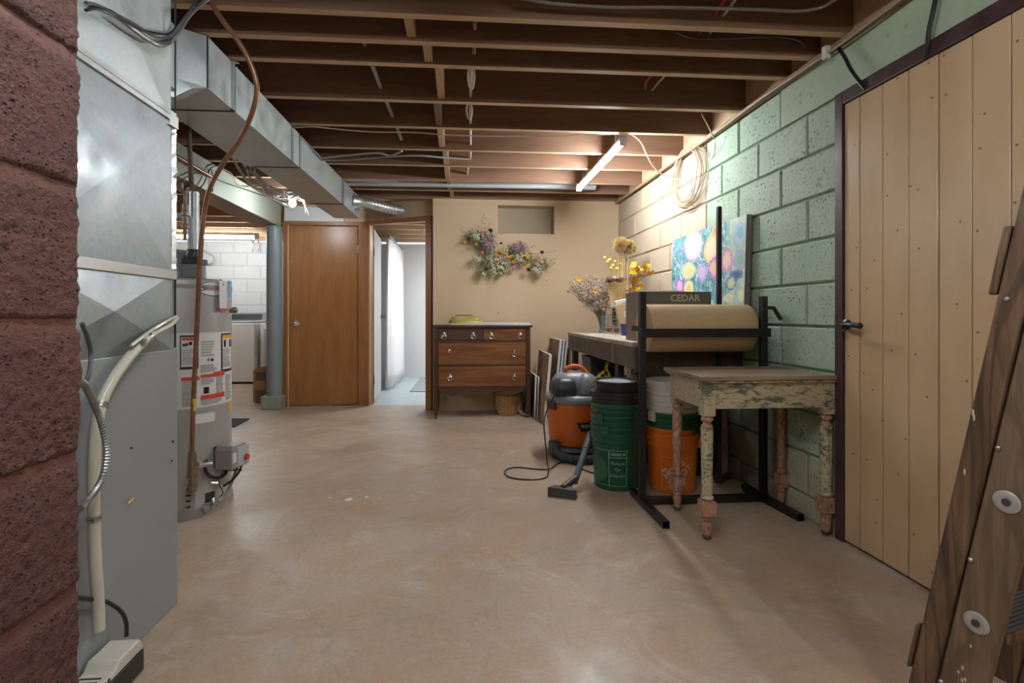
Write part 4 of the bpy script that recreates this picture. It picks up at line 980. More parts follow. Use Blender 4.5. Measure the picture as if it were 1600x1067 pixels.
single('junction_lump', MB().box(1.675, 1.70, P(1282, 75, x=1.66).y-.014, P(1282, 75, x=1.66).y+.012, 2.205, 2.262), M['cream'], 'small pale block at the end of a joist near the wall top', 'block')
# hanging coil of wire on the wall
cb = MB(); cc = P(1076, 283, x=1.725); rc = random.Random(8)
ya, yb = P(1050, 283, x=1.725).y, P(1103, 283, x=1.725).y
ry = abs(ya-yb)/2; zt_ = P(1078, 232, x=1.725).z; zb_ = P(1078, 328, x=1.725).z; rz_ = (zt_-zb_)/2
for k in range(10):
    cb.mi = k % 2
    s_ = rc.uniform(.66, 1.0); oy = rc.uniform(-.05, .05)*1; tw_ = rc.uniform(-.2, .2)
    pts = []
    for i in range(28):
        a = 2*pi*i/28; yy = ry*s_*math.sin(a)+.012*math.sin(3*a+k); zz = rz_*(s_*.5+.5)*math.cos(a)+(1-s_)*rz_*.5
        pts.append((1.732-.02*abs(math.sin(a+k))-.003*k, cc.y+oy+yy*math.cos(tw_)+zz*math.sin(tw_)*.4, (zt_+zb_)/2+zz))
    cb.tube(pts, .0035, 6, closed=True)
cl_ = tag(build('wire_coil', cb, [M['cable'], M['cablebrown']]), 'hanging coil of thin pale wire on the right wall above the painting', 'wire coil')

# ================================================================ DRESSER
dx0, dx1, dy0, dy1 = -.257, .708, 5.06, 5.47
ds = thing('dresser', 'dark walnut chest of drawers on casters against the beige wall', 'dresser', ((dx0+dx1)/2, dy0, 0))
def dz(v): return H-(v-HV)/F*(dy0*1.0045)
cs = MB().box(dx0+.015, dx1-.015, dy0+.02, dy1, dz(605), dz(511)); build('carcass', cs, M['dresser'], ds, world=True)
for xa, xb in ((dx0+.004, dx0+.045), (dx1-.045, dx1-.004)):
    for ya_, yb_ in ((dy0, dy0+.045), (dy1-.045, dy1)):
        build('corner_post', MB().prism([(ya_, dz(511)), (ya_, .06), (ya_+.005, .045), (yb_-.005, .045), (yb_, .06), (yb_, dz(511))], xa, xb, 'x'), M['dresser'], ds, world=True, bev=.003)
        cx_, c2 = (xa+xb)/2, (ya_+yb_)/2
        cst = build('caster', MB().tube([(cx_-.01, c2-.005, .018), (cx_+.012, c2-.005, .018)], .017, 12).tube([(cx_, c2, .02), (cx_, c2, .05)], .008, 8).box(cx_-.014, cx_+.014, c2-.012, c2+.012, .028, .036), M['iron'], ds, world=True)
build('top_board', MB().box(dx0-.01, dx1+.014, dy0-.02, dy1+.005, dz(511.5), dz(508)), M['dresser'], ds, world=True, bev=.004)
rl = MB().box(dx0+.04, dx1-.04, dy0+.004, dy0+.02, dz(535), dz(531.5)).box(dx0+.04, dx1-.04, dy0+.004, dy0+.02, dz(572), dz(569.5)).box(dx0+.04, dx1-.04, dy0+.002, dy0+.02, dz(606), dz(603.5)).box(dx0+.04, dx1-.04, dy0+.006, dy0+.02, dz(514), dz(511))
rl.box(.218, .236, dy0+.004, dy0+.02, dz(533), dz(512))
build('rail', rl, M['dresser'], ds, world=True)
xs_ = [dx0+.04+(dx1-dx0-.08)*i/24 for i in range(25)]
def apr(i): 
    s = abs(i-12)/12; return dz(612)-(.02*math.cos(s*pi*3)+.0) + (.03 if s > .93 else 0)
ap_ = MB(); n = 25
vs = [(x, y, z) for y in (dy0+.006, dy0+.022) for x, z in [(x, dz(605)) for x in xs_]+[(x, apr(i)-.012) for i, x in enumerate(xs_)]]
ap_.add(vs, [(i, i+1, n+i+1, n+i) for i in range(n-1)]+[(2*n+i, 2*n+n+i, 2*n+n+i+1, 2*n+i+1) for i in range(n-1)]+[(n+i, n+i+1, 3*n+i+1, 3*n+i) for i in range(n-1)])
build('scalloped_apron', ap_, M['dresser'], ds, world=True, smooth=0)
def pull(parent, x, z, ang=0, ring=True):
    mb = MB(); c = Vector((x, dy0-.006, z))
    mb.lathe([(.015, 0), (.014, .003), (.006, .005), (.005, .012), (0, .013)], 10, Matrix.Translation(c+Vector((0, .004, .012))) @ rotm('X', pi/2) @ Matrix.Diagonal((1, 1.5, 1, 1)))
    if ring:
        mb.tube([c+Vector((.021*math.cos(a), -.006, .021*math.sin(a)-.010)) for a in [2*pi*i/14 for i in range(14)]], .0035, 6, closed=True)
    if ang:
        mb.lathe([(.02, 0), (.018, .003), (0, .004)], 8, Matrix.Translation(c+Vector((-.02, .002, -.005))) @ rotm('Y', .6) @ rotm('X', pi/2) @ Matrix.Diagonal((.6, 1.8, 1, 1)))
    build('drawer_pull', mb, M['chrome'], parent, world=True)
def drawer(x0, x1, v0, v1, pulls, mat):
    d = build('drawer', MB().box(x0, x1, dy0+.001, dy0+.02, dz(v1), dz(v0)), mat, ds, world=True, bev=.003)
    for u, v, k in pulls: pull(d, P(u, v, y=dy0).x, dz(v), k == 2, k != 1)
    return d
drawer(dx0+.05, .215, 513.8, 531.2, [(694, 524, 2), (739.5, 524, 0)], M['dresser']); drawer(.239, dx1-.05, 513.8, 531.2, [(768, 524, 0), (813, 524, 0)], M['dresserdrawer'])
drawer(dx0+.05, dx1-.05, 535.5, 569.2, [(702, 550, 1), (804, 552, 0)], M['dresserdrawer']); drawer(dx0+.05, dx1-.05, 572.5, 603.2, [(703, 588.5, 0), (804, 588.5, 0)], M['dresserdrawer'])
zt0 = dz(508)
# pale board on the dresser with a bundle on it
q0, q1 = px(703, 5.1), px(830, 5.1)
bd = MB().prism([(q0, 5.10), (q0+.04, 5.07), (q1-.02, 5.055), (q1, 5.09), (q1, 5.44), (q0+.1, 5.44), (q0+.02, 5.3)], zt0+.001, zt0+.022)
single('pale_board', bd, M['canvaswhite'], 'flat pale board lying on top of the dark dresser', 'board')
rb = MB(); cc_ = Vector((px(727, 5.2), 5.22, zt0+.023)); rk = random.Random(4)
for k in range(11):
    rb.mi = (0, 1, 0, 2)[k % 4]; a0_, b0_ = .17-.004*k, .115-.003*k
    rb.tube([cc_+Vector(((a0_+.01*math.sin(3*t_+k))*math.cos(t_), b0_*math.sin(t_), .006+.0045*k+.004*math.sin(2*t_+k*1.3))) for t_ in [2*pi*i/26 for i in range(26)]], .006, 5, closed=True)
tag(build('yellow_strap_bundle', rb, [M['gold'], M['cream2'], M['stem']]), 'coiled bundle of yellow and green straps on the pale board', 'strap bundle')
single('small_book', MB().box(cc_.x-.10, cc_.x+.07, 5.14, 5.30, cc_.z+.070, cc_.z+.080), M['brownflower'], 'thin brown book on top of the yellow strap bundle', 'book', bev=.001)
# wicker basket under the dresser
def m_wick():
    m, N, b = mk('wicker', .6); v = vec(N, out='Object')
    w_ = nd(N, 'TexWave', {'Vector': v, 'Scale': 22., 'Distortion': 1.5}, bands_direction='Z').outputs[0]; g = noi(N, v, 30, 3)
    setc(N, b, mix(N, mth(N, 'MULTIPLY', g, .8), (.62, .36, .15), (.36, .17, .055))); bump(N, b, w_, .8, .004); return m
M['wicker'] = m_wick()
bk = thing('wicker_basket', 'small round woven wicker basket under the right side of the dresser', 'basket', (P(792.5, 640, y=5.27).x, 5.27, 0))
mb = MB(); nst = 18
pr = [(.085, .0), (.088, .02), (.108, .12), (.112, .18), (.102, .218), (.104, .226), (.096, .226), (.094, .216), (.104, .18), (.10, .12), (.08, .02), (0, .02)]
k0 = []
for i in range(14):
    z = .008+i*.0165; r = .084+.028*math.sin(min(1, z/.19)*pi*.55)-(.008 if z > .19 else 0)
    mb.tube([((r+.004*(1 if (j+i) % 2 else -1))*math.cos(2*pi*j/(2*nst)), (r+.004*(1 if (j+i) % 2 else -1))*math.sin(2*pi*j/(2*nst)), z) for j in range(2*nst)], .0088, 6, closed=True)
build('woven_side', mb, M['wicker'], bk)
mb = MB().lathe([(0, .004), (.08, .004), (.08, .012), (0, .012)], 20); build('base', mb, M['wicker'], bk)
mb = MB()
for j in range(nst):
    a = 2*pi*j/nst; mb.tube(cr([((.084+.028*math.sin(min(1, z/.19)*pi*.55)-(.008 if z > .19 else 0)+.006)*math.cos(a), (.084+.028*math.sin(min(1, z/.19)*pi*.55)-(.008 if z > .19 else 0)+.006)*math.sin(a), z) for z in (.01, .07, .13, .19, .225)], 3), .004, 5)
build('stake', mb, M['cream2'], bk) if False else build('upright_strip', mb, M['straw'], bk)
build('rim', MB().tube([(.106*math.cos(2*pi*j/24), .106*math.sin(2*pi*j/24), .236) for j in range(24)], .011, 8, closed=True), M['wicker'], bk)

# ================================================================ FLOWERS
def petals(mb, c, nrm_, r, n, w=.35, cup=.25, rr=R):
    x, y, d = frame(nrm_); c = Vector(c); off = rr.uniform(0, 6)
    for i in range(n):
        a = 2*pi*i/n+off; e = x*math.cos(a)+y*math.sin(a); s_ = y*math.cos(a)-x*math.sin(a); L = r*rr.uniform(.85, 1.1)
        mb.add([c, c+e*L*.55+s_*L*w*.5+d*L*cup*.5, c+e*L+d*L*cup, c+e*L*.55-s_*L*w*.5+d*L*cup*.5], [(0,1,2,3)])
def fuzz(mb, c, r, n, l=.35, w=.0025, rr=R, sq=1.):
    c = Vector(c)
    for i in range(n):
        d = Vector((rr.gauss(0, 1), rr.gauss(0, 1), rr.gauss(0, 1)*sq)).normalized(); x, y, _ = frame(d)
        a = c+d*r*(1-l)*rr.uniform(.6, 1); b = c+d*r*rr.uniform(.8, 1.08); s_ = (x*math.cos(i)+y*math.sin(i))*w
        mb.add([a-s_, a+s_, b+s_*1.3, b-s_*1.3], [(0,1,2,3)])
def cluster(mb, c, r, n, s=.008, rr=R, sq=(1, 1, 1)):
    for i in range(n):
        d = Vector((rr.gauss(0, 1), rr.gauss(0, 1), rr.gauss(0, 1))).normalized()*r*rr.uniform(.15, 1.18)
        p = Vector(c)+Vector((d.x*sq[0], d.y*sq[1], d.z*sq[2])); petals(mb, p, Vector((d.x, d.y-.01, d.z)), s*rr.uniform(.7, 1.3), 4, .8, .3, rr)
# wall garland
rf = random.Random(21); YW = YB-.07
gw = thing('flower_garland', 'curved dried flower garland in mauve, yellow and sage on the beige wall', 'garland', (P(797, 380, y=YB).x, YB, 1.75))
def G(u, v, y=YW): return P(u, v, y=y)
fol = MB()
for u, v, r, n in ((742, 371, .075, 260), (752, 380, .05, 120), (765, 392, .06, 160), (760, 410, .07, 240), (775, 414, .07, 240), (783, 424, .04, 100), (790, 412, .07, 200), (803, 400, .06, 160), (815, 404, .06, 200), (826, 400, .05, 140), (836, 412, .07, 220), (845, 420, .05, 120), (852, 408, .04, 110), (770, 368, .04, 60), (752, 425, .05, 110), (798, 388, .05, 110)):
    cluster(fol, G(u, v), r*1.08, int(n*.8), .013, rf, (1, .55, 1))
build('sage_filler', fol, M['sage'], gw, world=True, smooth=0)['kind'] = 'stuff'
pf = MB()
for u, v, r, n in ((743, 368, .05, 150), (768, 404, .05, 110), (782, 418, .06, 170), (790, 410, .06, 90), (811, 402, .06, 150), (838, 423, .055, 150), (857, 409, .035, 90), (772, 423, .05, 110), (790, 392, .04, 70), (769, 363, .035, 70), (755, 428, .03, 50)):
    cluster(pf, G(u, v, YW-.025), r*1.1, int(n*.9), .012, rf, (1, .6, 1))
build('pale_filler', pf, M['palesage'], gw, world=True, smooth=0)['kind'] = 'stuff'
pk = MB(); ck = MB()
for u, v, r, n in ((762, 364, .06, 70), (787, 391, .06, 80), (770, 410, .08, 110), (783, 427, .03, 40), (815, 408, .07, 90), (845, 410, .06, 90), (842, 425, .04, 60), (745, 405, .05, 50)): cluster(ck, G(u, v, YW-.035), r, n, .011, rf, (1, .6, 1))
build('cream_filler', ck, M['cream2'], gw, world=True, smooth=0)['kind'] = 'stuff'
for u, v, r, n in ((781, 405, .05, 150), (748, 403, .035, 60), (840, 414, .04, 90), (754, 366, .03, 50), (803, 418, .02, 40), (793, 417, .02, 20)): cluster(pk, G(u, v, YW-.03), r, n, .010, rf, (1, .6, 1))
build('pink_filler', pk, M['pink'], gw, world=True, smooth=0)['kind'] = 'stuff'
for u, v, r, sx_ in ((764, 380, .088, 1.), (812, 387, .075, 1.2)):
    m_ = MB(); fuzz(m_, G(u, v, YW-.035), r, 200, .5, .003, rf); cluster(m_, G(u, v, YW-.02), r, 700, .010, rf, (sx_, .7, .85)); build('mauve_flower_head', m_, M['mauve'], gw, world=True, smooth=0)
for u, v, r, mt_ in ((726, 379, .020, 'ambr'), (744.5, 381, .022, 'ambr'), (754, 395, .020, 'ambr'), (776, 398, .024, 'ambr'), (783.5, 391, .026, 'yellow'), (793, 401, .02, 'ambr'), (797.5, 401, .018, 'ambr'), (802.5, 409, .022, 'ambr'), (824, 400, .030, 'yellow'), (825, 415, .024, 'yellow'), (862.5, 413, .014, 'ambr')):
    m_ = MB(); c_ = G(u, v, YW-.085)
    for q in range(3): petals(m_, c_+Vector((0, -.003*q, 0)), (rf.uniform(-.3, .3), -1, rf.uniform(-.3, .3)), r*(1-.2*q), 12, .4, .25+.2*q, rf)
    m_.mi = 1; m_.ball(c_+Vector((0, -.004, 0)), r*.28, 8, 6); build('yellow_flower', m_, [M[mt_], M['brownflower']], gw, world=True, smooth=0)
for u, v, r in ((766, 360, .024), (783, 380, .014), (847, 394, .020), (826, 421, .022), (760, 420, .018), (733, 373, .02)):
    m_ = MB(); c_ = G(u, v, YW-.05); m_.ball(c_, r*.8, 10, 8); fuzz(m_, c_, r, 120, .4, .002, rf); build('plum_thistle_head', m_, M['plum'], gw, world=True, smooth=0)
m_ = MB(); m_.tube(cr([G(738, 372), G(758, 392), G(785, 405), G(812, 404), G(840, 412), G(855, 410)], 6), .006, 6)
for p0, p1 in (((750, 372), (756, 335)), ((750, 372), (753, 344)), ((748, 372), (748, 353)), ((752, 370), (766, 350)), ((746, 372), (747, 360)), ((740, 372), (722, 362)), ((738, 374), (719, 358)), ((766, 362), (785, 366)), ((826, 397), (847, 394)), ((845, 396), (868, 392)), ((855, 408), (868, 404)), ((852, 410), (867, 411)), ((838, 400), (842, 390)), ((815, 395), (835, 383)), ((740, 400), (733, 420)), ((748, 418), (738, 418)), ((770, 425), (778, 430))):
    a, b_ = G(*p0), G(*p1, YW-.05); m_.tube(cr([a, (a+b_)/2+Vector((rf.uniform(-.01, .01), -.02, rf.uniform(-.01, .01))), b_], 4), .0016, 4)
    m_.ball(b_, .006, 6, 5)
for u, v in ((757, 357), (757, 349), (759, 341), (835, 383), (831, 386), (861, 407), (866, 411), (868, 404)): m_.ball(G(u, v, YW-.05), .007, 6, 5)
build('wiry_stem', m_, M['stem'], gw, world=True)
# small marks on the beige wall
single('wall_nail', MB().tube([P(779, 489, y=YB+.002), P(779, 489, y=YB-.012)], .006, 6), M['iron'], 'dark nail in the beige wall above the pale board', 'nail')
single('wall_peg', MB().tube([P(854, 436, y=YB+.002), P(854, 436, y=YB-.02)], .012, 8), M['white'], 'small white peg in the beige wall below the right end of the garland', 'peg')
# ================================================================ WORKBENCH
BZ = .86; by0, by1 = 3.02, 4.85
wb_ = thing('workbench', 'long grey painted wooden workbench against the block wall', 'workbench', (1.4, 3.9, 0))
build('bench_top', MB().box(1.035, 1.735, by0, by1, BZ-.03, BZ), M['benchtop'], wb_, world=True, bev=.004)
yj = 3.42
for ya_, yb_ in ((by0+.002, yj-.006), (yj+.006, by1-.004)): build('front_apron', MB().box(1.04, 1.065, ya_, yb_, .70, BZ-.031), M['greypaint'], wb_, world=True, bev=.003)
build('apron_batten', MB().box(1.036, 1.06, yj-.005, yj+.005, .70, BZ-.03), M['benchtop'], wb_, world=True)
for y in (by0, by1-.026): build('end_apron', MB().box(1.066, 1.735, y, y+.025, .68, BZ-.031), M['greypaint'] if y > 4 else M['darkwood'], wb_, world=True, bev=.003)
for x, y in ((1.067, yj-.03), (1.067, by1-.12), (1.067, 3.14), (1.66, 3.14), (1.66, by1-.12)): build('leg', MB().box(x, x+.045, y, y+.07, 0, BZ-.031), M['darkwood'] if y > 3.3 else M['rawwood'], wb_, world=True, bev=.003)
build('lower_shelf', MB().box(1.12, 1.73, 3.24, 4.72, .44, .46), M['darkwood'], wb_, world=True)
build('back_panel', MB().box(1.715, 1.733, 3.24, 4.8, .46, .70), M['dresserdrawer'], wb_, world=True)
# things under the bench
def tub(name, label, cat, c, r0, r1, h, mt_, sq=(1, 1), wall=.004, n=24, group=None):
    mb = MB().lathe([(r0, 0), (r1, h), (r1+.008, h), (r1+.008, h+.008), (r1-wall, h+.008), (r0-wall, .006), (0, .006)], n, Matrix.Diagonal((sq[0], sq[1], 1, 1)))
    mb.v = [v+Vector(c) for v in mb.v]; return single(name, mb, mt_, label, cat, group)
def binbox(name, label, cat, x0, x1, y0, y1, z0, z1, mt_, t=.02):
    mb = MB(); o = [(x0+t, y0+t, z0), (x1-t, y0+t, z0), (x1-t, y1-t, z0), (x0+t, y1-t, z0), (x0, y0, z1), (x1, y0, z1), (x1, y1, z1), (x0, y1, z1),
         (x0+.008, y0+.008, z1), (x1-.008, y0+.008, z1), (x1-.008, y1-.008, z1), (x0+.008, y1-.008, z1), (x0+t+.008, y0+t+.008, z0+.01), (x1-t-.008, y0+t+.008, z0+.01), (x1-t-.008, y1-t-.008, z0+.01), (x0+t+.008, y1-t-.008, z0+.01)]
    mb.add(o, [(0,3,2,1), (0,1,5,4), (1,2,6,5), (2,3,7,6), (3,0,4,7), (4,5,9,8), (5,6,10,9), (6,7,11,10), (7,4,8,11), (8,9,13,12), (9,10,14,13), (10,11,15,14), (11,8,12,15), (12,13,14,15)])
    return single(name, mb, mt_, label, cat, bev=.004)
def rat(u): a = (u-CX)/F; return (cy_*a+sy_)/(cy_-sy_*a)
binbox('black_bin', 'tall black plastic bin on the shelf under the bench', 'bin', rat(922)*4.1, rat(922)*4.1+.28, 4.1, 4.4, .461, .68, M['vacdark'])
binbox('white_tray', 'white plastic tub under the bench below the yellow leaves', 'tub', rat(933)*3.78, rat(933)*3.78+.2, 3.62, 3.9, .461, .545, M['bucketwhite'])
binbox('dark_tray', 'grey lidded tray under the bench right of the middle leg', 'tray', 1.13, 1.40, 3.26, 3.40, .461, .54, M['vacgrey'])
lf_ = MB(); rl_ = random.Random(11)
for k, (u, v, du_, dv_) in enumerate(((948, 570, -3, 6), (946, 575, 4, 8), (944, 580, -8, 4), (938, 584, -10, 8), (930, 592, -5, 6), (950, 582, 2, 12), (951, 568, -6, -2), (946, 588, 3, 8))):
    c_ = P(u, v, y=3.6); e_ = P(u+du_, v+dv_, y=3.58); d_ = (e_-c_); n_ = Vector((-d_.z, 0, d_.x)).normalized()*.012
    lf_.mi = 1 if k == 1 else 0
    lf_.add([c_-d_*.3, c_+d_*.2+n_+Vector((0, -.01, 0)), e_, c_+d_*.2-n_+Vector((0, -.01, 0))], [(0,1,2,3)])
lf_.mi = 0
lf_.tube(cr([P(950, 598, y=3.62), P(950, 585, y=3.6), P(947, 570, y=3.6)], 4), .004, 5); lf_.tube(cr([P(950, 590, y=3.62), P(940, 584, y=3.6), P(927, 596, y=3.58)], 4), .004, 5)
so = tag(build('leafy_sprig', lf_, [M['gold'], M['ambr']], smooth=0), 'sprig of yellow green leaves hanging out of the white tub', 'leaves'); so.modifiers.new('t', 'SOLIDIFY').thickness = .002
binbox('dark_storage_bin', 'dark storage bin on the floor under the near end of the bench', 'bin', 1.44, 1.65, 3.13, 3.23, 0, .42, M['black'])
binbox('floor_crate', 'black crate on the floor deep under the bench', 'bin', 1.22, 1.62, 3.45, 3.9, 0, .3, M['vacdark'])

# ================================================================ ON THE BENCH
cb_ = thing('cedar_box', 'dark grey open carton lettered CEDAR on the near end of the bench', 'box', (1.32, 3.17, BZ))
kx0, kx1, ky0, ky1, kz = 1.10, 1.55, 3.055, 3.32, 1.168
mb = MB(); t_ = .004
for a in ((kx0, kx1, ky0, ky0+t_, BZ, kz), (kx0, kx1, ky1-t_, ky1, BZ, kz), (kx1-t_, kx1, ky0+t_, ky1-t_, BZ, kz), (kx0+t_, kx1-t_, ky0+t_, ky1-t_, BZ, BZ+t_)): mb.box(*a)
build('carton', mb, plain('dark_grey_carton', (.115, .105, .092), .6), cb_, world=True)
build('carton_side', MB().box(kx0, kx0+t_, ky0+t_, ky1-t_, BZ, kz), plain('taupe_carton_side', (.25, .20, .16), .6), cb_, world=True)
build('flap', MB().prism([(ky0+.04, kz), (ky0+.09, kz), (ky1+.03, kz+.02), (ky1-.02, kz+.02)], kx0-.0, kx0+.34, 'x'), M['black'], cb_, world=True)
tm = text_mb('CEDAR', .058, Matrix.Translation((P(1070.5, 466, y=ky0).x, ky0-.0008, P(1070, 466, y=ky0).z)) @ rotm('X', pi/2), bold=.0008)
build('lettering', tm, plain('tan_lettering', (.52, .43, .32), .6), cb_, world=True)
# painting
pt = thing('floral_painting', 'bright abstract floral canvas leaning on the block wall behind the bench', 'painting', (1.70, 3.435, BZ))
def lean(z): return (z-BZ)*.03
py0, py1, pz1 = 2.905+.01, 3.965, 1.622
vsf = lambda x, e=0: [(x+lean(z), y, z) for y, z in ((py0+e, BZ+.002), (py1-e, BZ+.002), (py1-e, pz1), (py0+e, pz1))]
m_ = MB(); m_.add(vsf(1.675)+vsf(1.710), [(0,1,2,3), (7,6,5,4), (0,4,5,1), (1,5,6,2), (2,6,7,3), (3,7,4,0)]); build('stretched_canvas', m_, M['canvasside'], pt, world=True, smooth=0)
m_ = MB(); m_.add(vsf(1.6742), [(0,1,2,3)]); build('painted_face', m_, M['painting'], pt, world=True, smooth=0)
# glass vase and bouquet
vc = Vector((rat(943)*4.68, 4.68, BZ)); 
va_ = MB().lathe([(0, .002), (.04, .002), (.045, .01), (.038, .05), (.045, .10), (.068, .17), (.065, .17), (.042, .10), (.034, .05), (.036, .012), (0, .012)], 20, Matrix.Translation(vc))
single('glass_vase', va_, M['glass'], 'clear glass vase at the far end of the bench', 'vase')
rb_ = random.Random(31)
bq = thing('dried_bouquet', 'pink and sage dried flower bouquet standing in the glass vase', 'dried flowers', vc)
st = MB(); fl = MB(); fl2 = MB()
for k in range(95):
    u, v = rb_.uniform(893, 956), rb_.uniform(430, 478)
    if u < 905 and v < 438: v += 12
    if v > 465 and u < 915: u += 18
    e_ = P(u, v, y=rb_.uniform(4.5, 4.85)); b0 = vc+Vector((rb_.uniform(-.02, .02), rb_.uniform(-.02, .02), .02)); m0 = vc+Vector(((e_.x-vc.x)*.3, (e_.y-vc.y)*.3, .20))
    st.tube(cr([b0, m0, e_], 4), .0016, 4)
    (fl if k % 5 < 3 else fl2); w_ = (e_-m0).normalized()
    for q in range(13):
        cluster(fl if (k+q) % 5 < 2 else fl2, e_-w_*rb_.uniform(0, .09)+Vector((rb_.gauss(0, .014), rb_.gauss(0, .014), rb_.gauss(0, .014))), .010, 3, .008, rb_)
build('stem', st, M['stem'], bq, world=True)['kind'] = 'stuff'
build('pink_floret', fl, M['pink'], bq, world=True, smooth=0)['kind'] = 'stuff'
build('sage_floret', fl2, plain('dusty_sage_pink', (.36, .33, .24), .8, var=.3, scale=80), bq, world=True, smooth=0)['kind'] = 'stuff'
for u, v, mt_ in ((904, 438, 'ambr'), (930, 455, 'orangeprint')):
    m_ = MB(); 
    for q in range(4): petals(m_, P(u, v, y=4.5), (rb_.uniform(-.4, .4), -1, rb_.uniform(-.2, .5)), .022, 12, .5, .2+.2*q, rb_)
    build('straw_flower', m_, M[mt_], bq, world=True, smooth=0)
m_ = MB(); m_.tube(cr([vc+Vector((0, 0, .1)), P(918, 478, y=4.6), P(900, 462, y=4.6), P(890, 456, y=4.6)], 6), .003, 5); m_.ball(P(888, 455, y=4.6), .012, 8, 6); build('bare_stem', m_, M['stem'], bq, world=True)
# tall bunch: fluffy heads on straw stems, lemon balls
hb = Vector((rat(974)*4.6, 4.6, BZ))
tb = thing('straw_bunch', 'tall straw stems with two fluffy tan heads in the corner', 'dried flowers', hb)
m_ = MB()
for u0, u1, v1, r in ((972, 973, 385, .008), (977, 982, 388, .007), (974, 969, 400, .005), (975, 976, 392, .005), (970, 966, 395, .004)): m_.tube([P(u0, 515, y=4.6), P(u1, v1, y=4.6)], r, 6)
build('straw_stem', m_, M['straw'], tb, world=True)
for u, v, r in ((970, 383, .078), (983, 386, .07)):
    m_ = MB(); fuzz(m_, P(u, v, y=4.6), r, 1100, .9, .0012, rb_); build('fluffy_head', m_, M['straw'], tb, world=True, smooth=0)
lb2 = thing('lemon_flower_bunch', 'bunch of small pale yellow round heads beside the straw stems', 'dried flowers', Vector((rat(960)*4.75, 4.75, BZ)))
for u, v in ((945, 403), (953, 406), (961, 409), (967, 413), (972, 414), (958, 415), (955, 419), (964, 420), (950, 409)):
    m_ = MB(); c_ = P(u, v, y=4.75); m_.ball(c_, .017, 10, 8); build('round_head', m_, M['lemon'], lb2, world=True)
m_ = MB()
for u, v in ((945, 403), (953, 406), (961, 409), (967, 413), (972, 414), (958, 415), (955, 419), (964, 420), (950, 409), (956, 412), (962, 418)): m_.tube([P(960, 515, y=4.75), P(u*.6+960*.4, 455, y=4.75), P(u, v, y=4.75)], .0018, 4)
fz = MB(); build('stem', m_, M['straw'], lb2, world=True)
bb_ = thing('brown_seed_bunch', 'flat topped brown dried flower bunch behind the bouquet', 'dried flowers', Vector((rat(963)*4.5, 4.5, BZ)))
m_ = MB()
for k in range(26): 
    u = 950+k*.95; m_.tube([P(962+rb_.uniform(-2, 2), 512, y=4.5), P(u*.7+962*.3, 470, y=4.5), P(u, 442, y=4.5+rb_.uniform(-.05, .05))], .0022, 4)
build('stem', m_, M['straw'], bb_, world=True)
m_ = MB(); cluster(m_, P(955, 437, y=4.5), .045, 160, .012, rb_, (1.1, 1, .5)); cluster(m_, P(967, 437, y=4.5), .04, 140, .012, rb_, (1.1, 1, .5)); build('brown_head', m_, M['brownflower'], bb_, world=True, smooth=0)
m_ = MB(); cluster(m_, P(962, 434, y=4.47), .03, 60, .010, rb_, (1.1, 1, .4)); build('white_head', m_, M['cream2'], bb_, world=True, smooth=0)
og = thing('orange_flower_spray', 'spray of orange yellow dried blooms leaning towards the block wall', 'dried flowers', Vector((rat(990)*4.3, 4.3, BZ)))
pos = ((988, 421, .05), (994, 424, .04), (1004, 423, .028), (1012, 420, .04), (1016, 427, .035), (990, 439, .04), (996, 441, .03), (1001, 445, .028), (989, 452, .035), (996, 454, .03), (1002, 448, .02), (984, 458, .03))
m_ = MB()
for u, v, r in pos: m_.tube(cr([P(980, 515, y=4.3), P(982, 465, y=4.3), P((u+982)/2, (v+450)/2, y=4.3), P(u, v, y=4.3)], 4), .003, 5)
build('branch', m_, M['brownflower'], og, world=True)
for u, v, r in pos:
    m_ = MB()
    for q in range(5): petals(m_, P(u, v, y=4.3)+Vector((rb_.gauss(0, r*.3), rb_.gauss(0, r*.3), rb_.gauss(0, r*.3))), (rb_.uniform(-1, 1), rb_.uniform(-1, .2), rb_.uniform(-.6, 1)), r*.8, 9, .55, .35, rb_)
    build('orange_bloom', m_, M['yellow'], og, world=True, smooth=0)
# wire rack with bits, blue pot, pouch
wr_ = thing('wire_caddy', 'small wire rack of oddments beside the glass vase', 'wire rack', Vector((rat(957)*4.45, 4.45, BZ)))
m_ = MB(); wx, wy = rat(957)*4.45, 4.45
for z in (.01, .055, .095, .15, .20):
    rw_, rd = .075-.06*(z > .17), .06
    m_.tube([(wx-.075+.01*(z > .1), wy-rd, BZ+z), (wx+.075, wy-rd, BZ+z), (wx+.075, wy+rd, BZ+z), (wx-.075, wy+rd, BZ+z)], .0025, 5, closed=True)
for i in range(6):
    for s_ in (-1, 1): m_.tube([(wx-.07+.028*i, wy+s_*.06, BZ+.003), (wx-.07+.028*i, wy+s_*.06, BZ+.20)], .002, 5)
build('wire_frame', m_, M['steel'], wr_, world=True)
build('green_wire', MB().tube([(wx-.075, wy-.063, BZ+.125), (wx+.06, wy-.063, BZ+.13)], .004, 5).tube([(wx+.01, wy-.063, BZ+.13), (wx+.06, wy-.063, BZ+.16)], .006, 5), M['oxgreen'], wr_, world=True)
build('dark_jar', MB().lathe([(.025, .08), (.028, .16), (.02, .19), (.02, .22), (0, .22)], 12, Matrix.Translation((wx+.02, wy, BZ))), M['black'], wr_, world=True)
build('jar_lid', MB().lathe([(.01, .22), (.05, .232), (.052, .25), (0, .252)], 16, Matrix.Translation((wx+.03, wy, BZ))), M['plasticlight'], wr_, world=True)
build('ball_clutter', MB().ball((wx-.03, wy, BZ+.045), .03, 10, 8).ball((wx+.035, wy-.01, BZ+.035), .026, 10, 8), M['brownflower'], wr_, world=True)
tub('blue_pot', 'small blue plastic pot on the bench beside the open carton', 'pot', (rat(979)*4.0, 4.0, BZ), .040, .046, .085, M['blue'])
